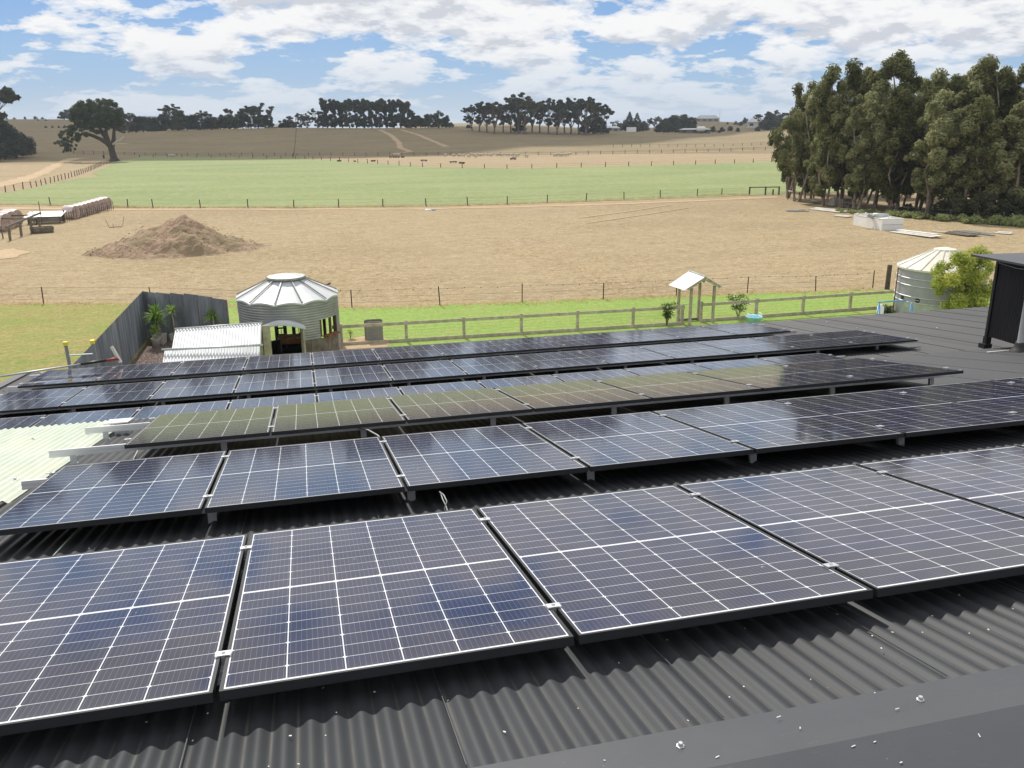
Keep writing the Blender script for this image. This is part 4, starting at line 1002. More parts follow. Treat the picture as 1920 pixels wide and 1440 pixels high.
# yard rails and trough
e = empty('yard_rails', (0, 0, 0)); tag(e, 'old crooked timber yard rails in the dry grass by the picture edge', 'yard rails')
y1, y2, y3, y4 = G(20, 451), G(41, 443), G(61, 438), G(76, 431)
for p, hh in ((y1, 1.35), (y2, 1.3), (y3, 1.6), (y4, 1.35)):
    MB().box((p[0], p[1], hh/2), (.2, .18, hh), Matrix.Rotation(.04, 3, 'Y')).build('post', M['timber_grey'], e)
MB().bar((y1[0]-.2, y1[1], 1.25), (y4[0]+.3, y4[1], 1.75), .12, .16).build('rail', M['timber_grey'], e)
p = G(-20, 432); MB().bar((p[0], p[1], 1.25), (y3[0], y3[1], 1.45), .12, .16).build('rail', M['timber_grey'], e)
p = G(-25, 440); q = G(6, 448); MB().box((q[0], q[1], .6), (.1, .1, 1.2)).build('post', M['timber_grey'], e)
p = G(20, 428); q = G(56, 427); MB().bar((p[0], p[1], 1.3), (q[0], q[1], 1.3), .1, .12).build('rail', M['timber_dark'], e)
p = G(78, 437); e = empty('wooden_trough', (p[0], p[1]+.3, 0), .35); tag(e, 'dark open wooden trough on the ground beside the yard rails', 'trough')
for s_ in (-1, 1):
    MB().box((0, s_*.5, .32), (2.0, .07, .55), Matrix.Rotation(-s_*.25, 3, 'X')).build('side_board', M['timber_grey'], e); MB().box((s_*.98, 0, .32), (.07, 1.1, .55), Matrix.Rotation(s_*.2, 3, 'Y')).build('end_board', M['timber_grey'], e)
MB().box((0, 0, .08), (1.9, .8, .06)).build('floor_board', M['timber_dark'], e)
p = G(66, 421); o = MB().lathe((0, 0, .35), [(.35, -.1), (.42, -.1), (.45, 0), (.42, .1), (.35, .1), (.32, 0), (.35, -.1)], 20, R=Matrix.Rotation(math.pi/2, 3, 'X')).build('old_tyre', M['black'], None, True); o.location = (p[0], p[1]-.6, 0); tag(o, 'old black tyre standing between the shelter and the trough', 'tyre')
p = G(217, 427); e = empty('bent_wire_stakes', (p[0], p[1], 0)); tag(e, 'bent stakes and a fallen board in the grass before the mound', 'stakes')
MB().bar((-.55, 0, .05), (.6, .25, .10), .12, .05).build('board', M['timber_grey'], e)
for a_, b_ in (((-.6, 0, 0), (-.9, 0, .9)), ((.7, 0, .1), (.9, .1, 1.1)), ((-.2, 0, 0), (-.25, 0, .45))): MB().tube([a_, b_], .02, 5).build('stake', M['steelpost'], e)
p = G(803, 395); o = MB().lathe((0, 0, 0), [(0, .3), (.2, .28), (.38, .12), (.42, 0), (0, 0)], 12).build('feed_bag', M['white'], None, True); o.location = p; o.scale = (1.2, .6, .7); tag(o, 'white and blue bag lying in the dry paddock below the fence', 'bag')
p = p+np.array([.55, 0, 0]); q = MB().box((0, 0, .08), (.6, .3, .14)).build('blue_wrap', M['blue'], o); q.location = (.5, 0, 0)
# ---------------------------------------------------------------- right: white box, sheets, fence, stand
c1, c2, c3 = G(1599.5, 421), G(1653, 432.5), G(1692, 431.5)
zb = htop((c2[0], c2[1], 0), 411.5); e = empty('white_box', (0, 0, 0)); tag(e, 'long open white panelled box piled with scrap in the dry paddock', 'box')
c4 = c1+(c3-c2); cc = [c1, c2, c3, c4]
for a_, b_ in zip(cc, cc[1:]+cc[:1]):
    MB().bar((a_[0], a_[1], zb/2), (b_[0], b_[1], zb/2), .06, zb).build('side_panel', M['white'], e)
    MB().bar((a_[0], a_[1], zb+.02), (b_[0], b_[1], zb+.02), .10, .05).build('edge_trim', M['offwhite'], e)
MB().bar(np.array([c2[0], c2[1], zb*.52])+[0, -.045, 0], np.array([c3[0], c3[1], zb*.52])+[0, -.045, 0], .02, .03).build('joint_strip', M['galvs'], e)
MB().grid([[(*(c1*.97+c3*.03)[:2], zb*.8), (*(c2*.97+c4*.03)[:2], zb*.8)], [(*(c4*.97+c2*.03)[:2], zb*.8), (*(c3*.97+c1*.03)[:2], zb*.8)]]).build('lining', M['offwhite'], e)
def scrap(px, py, z, size, rz, mat, name, label, cat, rx=0, ry=0, grp=None):
    b = G(px, py, z); o = MB().box((0, 0, 0), size).build(name, M[mat], None, bevel=.01); o.location = (b[0], b[1], z+size[2]/2); o.rotation_euler = (rx, ry, rz); tag(o, label, cat, grp); return o
scrap(1618, 407, zb, (.9, .45, .10), .1, 'offwhite', 'scrap_sheet', 'crumpled pale sheet on the bottle end of the white box', 'sheet', .1, .1)
scrap(1632, 408, zb, (.55, .5, .22), .9, 'galvs', 'scrap_sheet', 'tilted grey metal sheet in the middle of the white box', 'sheet', .4, .3)
scrap(1656, 411, zb-.05, (.9, .4, .10), -.3, 'white', 'scrap_sheet', 'flat white board lying across the white box beside the grey roll', 'board', .1, -.1)
b = G(1651, 405, zb+.1); o = MB().lathe((0, 0, 0), [(0, -.75), (.22, -.75), (.22, .75), (0, .75)], 16, R=Matrix.Rotation(math.pi/2, 3, 'Y')).build('metal_roll', M['galv'], None, True); o.location = (b[0], b[1], zb+.15); o.rotation_euler = (0, 0, -.15); tag(o, 'grey metal roll lying on top of the white box', 'roll')
for i, (x, y) in enumerate(((1608, 403.5), (1623, 403))): 
    b = G(x, y, zb+.1); o = MB().lathe((0, 0, 0), [(0, .35), (.06, .35), (.08, .28), (.12, .2), (.13, 0), (0, 0)], 10).build('plastic_bottle', M['white'], None, True); o.location = (b[0], b[1], zb); tag(o, ('white bottle standing on the end of the white box', 'white bottle standing near the middle of the white box')[i], 'bottle')
def lay(px0, py0, px1, py1, wd, mat, label, z=.06, n=1, name='board', seed=1, cat='boards'):
    a = G(px0, py0); b = G(px1, py1); r = random.Random(seed); d = b-a; L = np.linalg.norm(d); d = d/L; nn = np.array([-d[1], d[0], 0])
    e = empty(name+'_pile' if n > 1 else name, (a[0], a[1], 0)); tag(e, label, cat)
    for i in range(n):
        o_ = nn*(i-(n-1)/2)*wd*.75+d*r.uniform(0, L*.12); q = MB().bar(Vector(o_)+Vector((0, 0, z+.05*i)), Vector(o_+d*L*r.uniform(.75, .95))+Vector((0, 0, z+.05*i+r.uniform(0, .1))), wd, .05); q.build('plank', M[mat], e)
    return e
lay(1475, 397, 1512, 396, .55, 'galvs', 'grey rusty sheet lying alone before the tall trees', n=2, seed=2, cat='metal sheets', name='sheet')
lay(1522, 392, 1588, 400, .6, 'offwhite', 'pale boards lying between the lone grey sheet and the white box', n=3, seed=3)
lay(1565, 405, 1602, 409, .5, 'offwhite', 'pale bent sheet reaching to the corner of the white box', n=2, seed=4, name='sheet', cat='sheets')
lay(1674, 434, 1762, 447, .7, 'offwhite', 'long pale sheets lying just past the white box toward the tank', n=3, seed=5, name='sheet', cat='sheets')
lay(1745, 434, 1782, 438, .25, 'offwhite', 'narrow pale board lying above the tank roof', n=1, seed=6)
lay(1778, 437, 1838, 445, .5, 'timber_grey', 'heap of grey boards and a stump above the young tree', n=4, seed=7)
lay(1800, 433, 1868, 443, .5, 'galvs', 'dark flat sheets behind the heap of grey boards', n=2, seed=8, name='sheet', cat='metal sheets')
lay(1865, 437, 1902, 440, .5, 'offwhite', 'small pale board stack near the black housing', n=2, seed=9)
lay(1498, 378, 1540, 382, .6, 'timber_grey', 'brown timber slabs in the tree shade beyond the pale boards', n=3, seed=10)
lay(1545, 385, 1568, 387, .5, 'offwhite', 'short white slab in the tree shade beside the two crates', n=2, seed=11)
scrap(1563, 386, 0, (.7, .7, 1.0), .2, 'pot', 'concrete_block', 'pale upright block in the shade under the tall trees', 'block')
scrap(1583, 389, 0, (1.3, .9, 1.05), .1, 'timber_grey', 'crate', 'grey timber crate on legs under the tall trees', 'crate')
a_, b_ = G(1477, 374), G(1498, 375); e = empty('work_bench', (0, 0, 0)); tag(e, 'pale-topped timber bench at the near edge of the grove, by the rail', 'bench')
MB().bar((a_[0], a_[1], 1.15), (b_[0], b_[1], 1.0), .6, .08).build('bench_top', M['offwhite'], e)
for p in (a_, b_):
    MB().box((p[0], p[1], .5), (.12, .12, 1.1)).build('leg', M['post'], e)
rf = [G(x, y) for x, y in ((1577, 396), (1590, 399), (1612, 401), (1640, 403), (1670, 405), (1700, 408), (1735, 411), (1780, 415), (1830, 419), (1880, 422), (1930, 425), (1990, 428))]
wirefence('grove_fence', rf, 1.3, 'wire fence with leaning posts in front of the tall eucalypt grove', 'post', .05, ((1.1, .008), (.7, .008), (.35, .008)), shape='round')
cs = []; rw = random.Random(77)
for i in range(150):
    t = rw.random()**.7; j = t*(len(rf)-1.01); k_ = int(j); p = rf[k_]+(rf[k_+1]-rf[k_])*(j-k_); s = rw.uniform(.25, .6)*(.5+t*.7); cs.append((p[0]+rw.uniform(-1, 1), p[1]+rw.uniform(-.6, 1.2), s*.7, s))
o = leafcloud(cs, 16000, .16, 5, M['weed'], 'fence_weeds', None, elong=2.2, up=.1); tag(o, 'tall green weeds growing along the grove fence', 'weeds', kind='stuff')
# leaf litter and shade-side ground cover under the grove
# dry grass tufts in the near paddock, the verge of the fence lines
def tufts(name, pts, n_bl, hgt, mat, label, cat, seed):
    r = np.random.default_rng(seed); V = []; Fc = []; k_ = 0
    for (x, y, z) in pts:
        for j in range(n_bl):
            a = r.uniform(0, 6.28); ox, oy = r.normal(0, .08, 2); hh = hgt*r.uniform(.5, 1.2); w2 = .018*r.uniform(.7, 1.4); lx, ly = r.normal(0, .35*hh, 2)
            ca, sa = math.cos(a)*w2, math.sin(a)*w2
            V += [(x+ox-ca, y+oy-sa, z), (x+ox+ca, y+oy+sa, z), (x+ox+lx, y+oy+ly, z+hh)]; Fc.append((k_, k_+1, k_+2)); k_ += 3
    me = bpy.data.meshes.new(name); me.from_pydata(V, [], Fc); me.materials.append(mat); me.update(); o = mesh_obj(name, me); tag(o, label, cat, kind='stuff'); return o
rt_2 = random.Random(9); M['straw'] = leaf('straw', [(.48, .36, .20), (.58, .45, .26), (.70, .57, .36)], .5, .8); M['bladegreen'] = simple('green_blades', (.20, .33, .055), .7, 0, .3, .35, .6)
pts = []
while len(pts) < 5000:
    px = rt_2.uniform(-60, 1960); py = rt_2.uniform(396, 566)
    p = G(px, py)
    if p[1] < 46 or mnoise.noise(Vector((p[0]*.12, p[1]*.05, 5))) < rt_2.uniform(-.3, .45): continue
    pts.append((p[0], p[1], .0))
tufts('dry_grass', pts, 7, .07, M['straw'], 'pale dry grass tufts across the paddock', 'grass', 3)
pts = []
for (a_, b_) in list(zip(mf, mf[1:])):
    a_ = G(*a_); b_ = G(*b_)
    for i in range(80): t = rt_2.random(); p = a_+(b_-a_)*t; pts.append((p[0], p[1]+rt_2.uniform(-.5, .6), 0))
tufts('fence_grass', pts, 6, .30, M['straw'], 'long dry grass along the paddock fence', 'grass', 4)
pts = []
for (a_, b_) in zip(wp, wp[1:]):
    for i in range(110): t = rt_2.random(); p = a_+(b_-a_)*t; pts.append((p[0], p[1]+rt_2.gauss(0, .35), .03))
tufts('verge_grass', pts, 7, .12, M['straw'], 'dry grass along the electric fence line', 'grass', 5)
# ---------------------------------------------------------------- sheep and stock on the far paddock
def make_sheep():
    e = empty('sheep', (0, 0, 0)); 
    mb = MB(); mb.tube([(-.55, 0, .58), (-.42, 0, .62), (0, 0, .64), (.34, 0, .64), (.5, 0, .68)], [.14, .27, .31, .27, .13], 10); mb.build('fleece', M['wool'], e, True)
    MB().tube([(.42, 0, .70), (.62, 0, .66), (.74, 0, .52), (.80, 0, .42)], [.12, .11, .09, .05], 8).build('head', M['sheepskin'], e, True)
    for x in (-.36, .32):
        for y in (-.13, .13): MB().tube([(x, y, .5), (x+.02, y, .25), (x, y, 0)], [.06, .035, .03], 6).build('leg', M['sheepskin'], e)
    return e
sp = make_sheep(); rs_ = random.Random(31)
spots = [(740, 293.3), (747, 293.6), (835, 294), (851, 294.5), (861, 294.2), (869, 294.6)]
spots += [(885+i*5.1+rs_.uniform(-1.5, 1.5), 293+rs_.uniform(-.9, 1.0)) for i in range(18)]
spots += [(879, 295.8), (892, 296.2), (963, 299), (987, 296)]
spots += [(1040+i*3.6, 291.5+rs_.uniform(0, 3)) for i in range(9)]
spots = sorted(spots)
for i, (x, y) in enumerate(spots):
    o = sp if i == 0 else copy_tree(sp); p = G(x, y); o.location = (p[0], p[1], hz(p[0], p[1])); o.rotation_euler = (0, 0, rs_.choice([0, math.pi])+rs_.uniform(-.7, .7)); o.scale = (1.15, 1.15, 1.15)
    tag(o, f'{ordw(i)} sheep from the left in the flock strung along the far dry paddock', 'sheep', 'sheep grazing on the far dry paddock')
spots = [(636, 303), (665, 303.3), (700, 303), (735, 296), (745, 296), (755, 295.5), (795, 302.5), (850, 305.5), (866, 307), (962, 299.5)]
for i, (x, y) in enumerate(spots):
    p = G(x, y); e = empty('hay_clump', (p[0], p[1], hz(p[0], p[1])), rs_.uniform(0, 3)); tag(e, f'{ordw(i)} dark feed trough from the left on the bare strip behind the pasture', 'trough', 'dark troughs behind the green pasture')
    MB().box((0, 0, .25), (2.0, .6, .12)).build('tray', M['timber_dark'], e)
    for s_ in (-1, 1): MB().box((0, s_*.3, .36), (2.0, .06, .22)).build('side_board', M['timber_dark'], e); MB().box((s_*.8, 0, .1), (.1, .5, .22)).build('leg', M['timber_dark'], e)
    e.name = 'feed_trough'
# things under the lone tree
p = G(195, 297); o = MB().box((0, 0, .6), (.5, .5, 1.2)).build('dark_drum', M['cow']); o.location = p; tag(o, 'upright dark drum beside the lone tree trunk', 'drum')
p = G(322, 293); e = empty('white_trough', (p[0], p[1], 0)); tag(e, 'small white trough at the far corner of the pasture', 'trough'); MB().box((0, 0, .5), (2.2, .8, .5)).build('tub', M['offwhite'], e); MB().box((0, 0, .12), (1.8, .6, .26)).build('stand', M['rust'], e)
# ---------------------------------------------------------------- trees
def tree_proto(kind, seed, H):
    r = random.Random(seed); e = empty({'euc': 'eucalypt', 'gum': 'gum_tree', 'pine': 'pine_tree', 'round': 'cypress_tree', 'shrub': 'shrub', 'conifer': 'conifer'}[kind], (0, 0, 0))
    mb = MB(); cs = []; lean = r.uniform(-.03, .03)
    if kind == 'euc':
        sparse = seed > 200; W_ = H*.115; nl = r.choice([2, 3, 3]) if not sparse else 3
        for li in range(nl):
            ht = H*(1 if li == 0 else r.uniform(.62, .9)); a0 = r.uniform(0, 6.28); of = 0 if li == 0 else W_*r.uniform(.7, 1.25)
            bx, by = of*.35*math.cos(a0), of*.35*math.sin(a0); tx_, ty_ = of*math.cos(a0)+lean*H, of*math.sin(a0)
            limb(mb, (bx, by, -.2), (tx_, ty_, ht*.93), H*(.0125 if li == 0 else .009), H*.003, seed+li*7, 0, 7)
            n = (26 if li == 0 else 17) if not sparse else 8
            for i in range(n):
                q = (i+r.random())/n; z = ht*(.20+.80*q**.85) if not sparse else ht*(.45+.55*q); hd = .55+.75*math.sin(math.pi*min(1, q*.75+.12)); hd *= 1 if q < .85 else .65
                a = r.uniform(0, 6.28); w2 = W_*hd*r.uniform(.25, 1.0); t_ = z/ht; cx_, cy_ = bx+(tx_-bx)*t_, by+(ty_-by)*t_; c = (cx_+w2*math.cos(a), cy_+w2*math.sin(a), z-.3)
                R0 = H*r.uniform(.026, .058)*(1.1 if q > .6 else 1); cs.append((*c, R0))
                if r.random() < .55: cs.append((c[0]+r.gauss(0, R0*.8), c[1]+r.gauss(0, R0*.8), c[2]-R0*r.uniform(.5, 1.3), R0*.6))
                if i % 2 == 0: limb(mb, (cx_*.95, cy_*.95, max(.5, z-H*.10)), c, H*.004, H*.0015, i+seed, -.1, 5)
        leafcloud(cs, 20000 if not sparse else 7000, .25, seed, M['leaf_euc'], 'crown', e, flat=1.25, elong=2.4, up=.3, shell=.5, droop=1.0)
        mb.build('trunk', M['bark_pale'], e, True)
    elif kind == 'gum':
        fork = H*r.uniform(.14, .25); limb(mb, (0, 0, -.3), (0, 0, fork), H*.030, H*.022, seed, 0, 7)
        for i in range(8):
            a = r.uniform(0, 6.28); el = r.uniform(.55, 1.0); R_ = H*r.uniform(.18, .36); tp = (R_*math.cos(a), R_*math.sin(a), H*el*.93); limb(mb, (0, 0, fork), tp, H*.014, H*.005, seed+i, -.12, 6)
            for j in range(5):
                c = (tp[0]+r.gauss(0, H*.065), tp[1]+r.gauss(0, H*.065), tp[2]+r.uniform(-.10, .07)*H); cs.append((*c, H*r.uniform(.04, .075))); limb(mb, (tp[0]*.6, tp[1]*.6, fork+(tp[2]-fork)*.6), c, H*.005, H*.002, i*9+j, .1, 4)
        for i in range(10):
            a = r.uniform(0, 6.28); q = H*r.uniform(.05, .30); cs.append((q*math.cos(a), q*math.sin(a), H*r.uniform(.28, .55), H*r.uniform(.05, .08)))
        leafcloud(cs, 6500, .55, seed, M['leaf_gum'], 'crown', e, flat=.6, elong=1.5, up=.5, shell=.5)
        mb.build('trunk', M['bark'], e, True)
    elif kind == 'pine':
        limb(mb, (0, 0, -.3), (0, 0, H*.9), H*.028, H*.008, seed, 0, 6)
        for i in range(44):
            q = r.random(); z = H*(.10+.86*q); w2 = H*(.19 if q > .5 else .21)*r.uniform(.15, 1)*(1 if q < .93 else .8); a = r.uniform(0, 6.28); 
            if .34 < q < .62 and r.random() < .42: continue
            c = (w2*math.cos(a), w2*math.sin(a), z); cs.append((*c, H*r.uniform(.06, .09))); 
            if i % 2: limb(mb, (0, 0, z-H*.05), c, H*.006, H*.003, i, .1, 4)
        leafcloud(cs, 6000, .55, seed, M['leaf_pine'], 'crown', e, flat=.9, up=.3)
        mb.build('trunk', M['bark_dark'], e, True)
    elif kind in ('round', 'shrub'):
        limb(mb, (0, 0, -.3), (0, 0, H*.7), H*.03, H*.01, seed, 0, 6)
        for i in range(40):
            a = r.uniform(0, 6.28); el = r.uniform(.0, 1.5); q = r.uniform(.35, 1)
            cs.append((H*.48*q*math.cos(a)*math.cos(el), H*.48*q*math.sin(a)*math.cos(el), H*(.14+.70*q*math.sin(el)), H*r.uniform(.09, .15)))
        leafcloud(cs, 6000 if kind == 'round' else 4000, .5 if kind == 'round' else H*.055, seed, M['leaf_pine'] if kind == 'round' else M['leaf_gum'], 'crown', e, flat=.9, up=.4)
        mb.build('trunk', M['bark_dark'], e, True)
    else:
        limb(mb, (0, 0, -.3), (0, 0, H*.98), H*.022, H*.004, seed, 0, 6)
        for i in range(46):
            q = (i+.5)/46; z = H*(.08+.9*q); a = i*2.4; w2 = H*.26*(1-q)**.8*r.uniform(.6, 1.05); cs.append((w2*math.cos(a), w2*math.sin(a), z, H*(.085*(1-q)+.025)))
        leafcloud(cs, 5000, .5, seed, M['leaf_pine'], 'crown', e, flat=.6, up=.3)
        mb.build('trunk', M['bark_dark'], e, True)
    return e
PR = {}
def plant(kind, i, H0, base, H, label, cat='tree', group=None, wide=1.0, seed=0, rz=None):
    key = (kind, i)
    if key not in PR: PR[key] = tree_proto(kind, 100+i*17+hash_(kind), H0); o = PR[key]
    else: o = copy_tree(PR[key])
    s = H/H0; o.location = base; o.scale = (s*wide, s*wide, s); r = random.Random(seed*31+i); o.rotation_euler = (0, 0, r.uniform(0, 6.28) if rz is None else rz); tag(o, label, cat, group); return o
def hash_(k_): return {'euc': 1, 'gum': 2, 'pine': 3, 'round': 4, 'shrub': 5, 'conifer': 6}[k_]
def onhill(px, d, back=False):
    r = ray(px, 300); q = np.array([r[0], r[1]])/math.hypot(r[0], r[1])*d; return (q[0], q[1], hz(q[0], q[1])-.1)
def hill(kind, px, d, ytop, idx, label, group=None, wide=1.0, cat='tree', seed=0):
    b = onhill(px, d); H = max(1.5, htop(b, ytop)); return plant(kind, idx, {'gum': 15, 'pine': 16, 'round': 12, 'shrub': 4, 'conifer': 14, 'euc': 20}[kind], b, H, label, cat, group, wide, seed or int(px))
# eucalypt grove on the right
grove = [(1478, 371, 150, 1.0), (1497, 378, 146, .95), (1520, 372, 190, 1.2), (1546, 386, 133, 1.0), (1578, 380, 123, 1.05), (1600, 392, 175, 1.2), (1612, 384, 130, .95), (1640, 390, 107, 1.15), (1668, 398, 165, 1.2), (1684, 388, 137, 1.05),
         (1716, 396, 140, 1.05), (1738, 404, 172, 1.3), (1744, 392, 152, 1.0), (1775, 398, 150, 1.15), (1797, 396, 118, 1.05), (1812, 408, 190, 1.3), (1834, 400, 114, 1.15), (1862, 400, 136, 1.0), (1885, 410, 185, 1.3), (1912, 404, 112, 1.2), (1945, 402, 100, 1.2), (1985, 404, 110, 1.2), (1530, 364, 165, 1.1), (1600, 366, 150, 1.2), (1700, 372, 150, 1.3), (1780, 374, 140, 1.3), (1860, 378, 145, 1.3), (1480, 360, 205, 1.0)]
fg = sorted([g_ for g_ in grove[:22]]); bgk = sorted(grove[22:])
for j, (x, y, yt, wd) in enumerate(fg):
    b = G(x, y); H = htop((b[0], b[1], 0), yt)
    if x > 1930: lab = f'tall eucalypt {("just past", "well past")[int(x > 1960)]} the frame edge at the end of the grove'
    else: lab = f'{ordw(j)} tall eucalypt from the left along the front of the grove'
    plant('euc', j % 6 if j not in (0, 1) else 6, 20, (b[0], b[1], -.05), H, lab, 'eucalypt tree', 'eucalypts in the grove on the right', wd, j+3)
for j, (x, y, yt, wd) in enumerate(bgk):
    b = G(x, y); H = htop((b[0], b[1], 0), yt); plant('euc', (j+2) % 6, 20, (b[0], b[1], -.05), H, f'{ordw(j)} eucalypt from the left in the back rank of the grove', 'eucalypt tree', 'eucalypts in the grove on the right', wd, j+40)
for j, (x, y, yt, wd) in enumerate([(1762, 408, 372, 1.2), (1800, 411, 362, 1.3), (1845, 414, 352, 1.3), (1900, 417, 362, 1.4), (1700, 400, 378, 1.2)]):
    b = G(x, y); H = htop((b[0], b[1], 0), yt); plant('shrub', j % 3, 4, (b[0], b[1], -.05), H, f'{("rounded dark bush behind the weeds, under the tallest trees", "wide olive bush behind the weeds above the young tree", "dense bush at the grove fence beside the housing roof", "broad dark bush at the picture edge behind the fence", "small dark bush behind the white box under the trees")[j]}', 'bush', None, wd, j+70)
# far-left trees by the track
for j, (x, y, yt, wd, k_) in enumerate([(-18, 300, 138, 1.0, 0), (10, 299, 222, 1.25, 1), (32, 297, 236, 1.2, 2), (50, 294, 243, 1.1, 0), (-30, 304, 205, 1.2, 3)]):
    b = G(x, y); H = htop((b[0], b[1], 0), yt)
    lab = ['tall gum at the picture edge beyond the track', 'dark tree at the far left edge beside the track', 'middle dark tree of the clump beside the track', 'lowest outer tree of the clump beside the track', 'shaded tree behind the clump at the picture edge'][j]
    plant('gum' if j == 0 else 'round', k_ % 3, 15 if j == 0 else 12, (b[0], b[1], -.05), H, lab, 'tree', 'trees beside the left track', wd, j+90)
# hill planting
L_ = 'on the hill'
for j, x in enumerate([618, 632, 646, 660, 673, 687, 701, 714, 728, 741, 755, 766]):
    hill('pine', x, 482+(j % 3)*5, 185+(j*7 % 5)*.8+(4 if j == 11 else 0), j % 4, f'{ordw(j)} pine from the left in the dense dark block on the hill', 'pines in the dense block on the hill', 1.0)
for j, (x, yt, k_) in enumerate([(600, 203, 'gum'), (609, 212, 'round'), (781, 212, 'shrub'), (790, 217, 'shrub'), (805, 209, 'round'), (824, 204, 'round'), (838, 213, 'round'), (846, 228, 'shrub'), (775, 205, 'pine')]):
    hill(k_, x, 480, yt, j % 3, ['spindly gum at the left end of the dense pine block', 'round dark tree under the gum beside the pine block', 'low shrub between the pine block and the big round trees', 'second low shrub between the pine block and the round trees', 'round tree nearest the pine block', 'tallest round tree right of the pine block', 'outer round tree right of the pine block', 'small shrub at the open end of the round trees', 'shorter pine ending the dense block'][j], 'trees beside the pine block', 1.0 if k_ != 'shrub' else 1.3)
gx_ = [(886, 194), (900, 189), (914, 190), (928, 188), (944, 194), (958, 186), (972, 178), (984, 172), (998, 187), (1012, 186), (1028, 184), (1044, 193), (1058, 190), (1070, 182), (1084, 179), (1098, 182), (1112, 184), (1126, 192)]
for j, (x, yt) in enumerate(gx_):
    hill('gum', x, 455-(j % 4)*6, yt, j % 5, f'{ordw(j)} gum from the left in the row of bare-trunked gums on the hill', 'gums in the hilltop row', .95, seed=j+5)
for j, (x, yt) in enumerate([(975, 228), (1110, 226), (1125, 224), (1095, 227)]):
    hill('round', x, 452, yt-6, j % 3, ['low bush under the tallest gum of the hill row', 'rounded understorey tree near the right end of the gum row', 'outermost understorey tree at the right end of the gum row', 'understorey tree three gums from the right end of the row'][j], None, 1.2)
lf = [(248, 204, 'gum', 520), (262, 209, 'round', 540), (275, 214, 'round', 560), (290, 213, 'round', 560), (305, 216, 'round', 560), (318, 205, 'round', 500), (330, 194, 'gum', 492), (342, 205, 'round', 486), (357, 208, 'round', 490), (372, 211, 'round', 492), (388, 207, 'gum', 492), (404, 212, 'round', 488), (420, 211, 'round', 490), (436, 211, 'round', 490), (449, 201, 'gum', 492), (462, 207, 'round', 488), (476, 198, 'gum', 490), (490, 189, 'gum', 494), (503, 197, 'gum', 490), (508, 212, 'round', 484), (340, 215, 'round', 478), (395, 217, 'round', 480), (445, 217, 'round', 480), (490, 213, 'round', 480), (236, 210, 'round', 540)]
for j, (x, yt, k_, d) in enumerate(sorted(lf)):
    hill(k_, x, d, yt, j % (5 if k_ == 'gum' else 3), f'{ordw(j)} {"gum" if k_ == "gum" else "dark tree"} from the left in the long belt behind the lone tree', 'trees in the long hill belt', 1.15)
for j, (x, yt, k_, d, wd) in enumerate([(132, 207, 'round', 860, 1.6), (148, 201, 'round', 860, 1.7), (165, 194, 'round', 870, 1.3), (183, 189, 'round', 870, 1.3), (202, 190, 'round', 880, 1.3), (220, 189, 'round', 880, 1.2), (236, 198, 'round', 880, 1.2)]):
    hill(k_, x, d, yt, j % 3, f'{ordw(j)} round tree from the left in the far clump behind the lone tree', 'trees in the far clump behind the lone tree', wd)
for j, (x, yt, d, wd) in enumerate([(11, 214, 890, 1.0), (26, 220.5, 890, 1.5), (40, 219.5, 890, 1.6), (60, 217.5, 890, 1.1), (79, 217, 890, 1.3), (92, 219, 880, 1.5), (98, 226, 800, 1.5), (84, 227, 800, 1.3), (96, 240, 640, 1.2), (108, 238, 640, 1.3), (120, 239, 640, 1.2), (131, 234, 640, 1.3), (143, 234, 640, 1.2), (880, 232, 560, 1.4), (700, 236, 475, 1), (538, 221, 500, 1.6), (548, 222, 500, 1.4), (1245, 252, 470, 1)]):
    if j in (14, 17): continue
    hill('round', x, d, yt, j % 3, ['smallest round tree on the far ridge by the picture edge', 'flat shrub on the far ridge past the smallest round tree', 'second flat shrub on the far ridge', 'lone pinkish round shrub on the bare far ridge', 'wider shrub on the far ridge before the slope clump', 'spreading shrub at the end of the bare far ridge', 'shrub just below the far ridge crest', 'small shrub below the spreading ridge shrub', 'first shrub of the dark clump on the left slope', 'second shrub of the dark clump on the left slope', 'third shrub of the dark clump on the left slope', 'fourth shrub of the dark clump on the left slope', 'last shrub of the dark clump on the left slope, by the lone tree', 'tiny shrub on the bare ridge before the gum row', '', 'dark shrub in the gap before the pine block', 'second dark shrub in the gap before the pine block', ''][j], 'shrubs and small trees on the far ridges', wd, cat='shrub')
for j, (x, yt, k_) in enumerate([(556, 212, 'gum'), (568, 211, 'gum'), (580, 212, 'gum')]): hill('gum', x, 640, yt, j, f'{("first", "second", "third")[j]} of three small gums in the gap left of the pine block', 'three gums in the gap', 1.0)
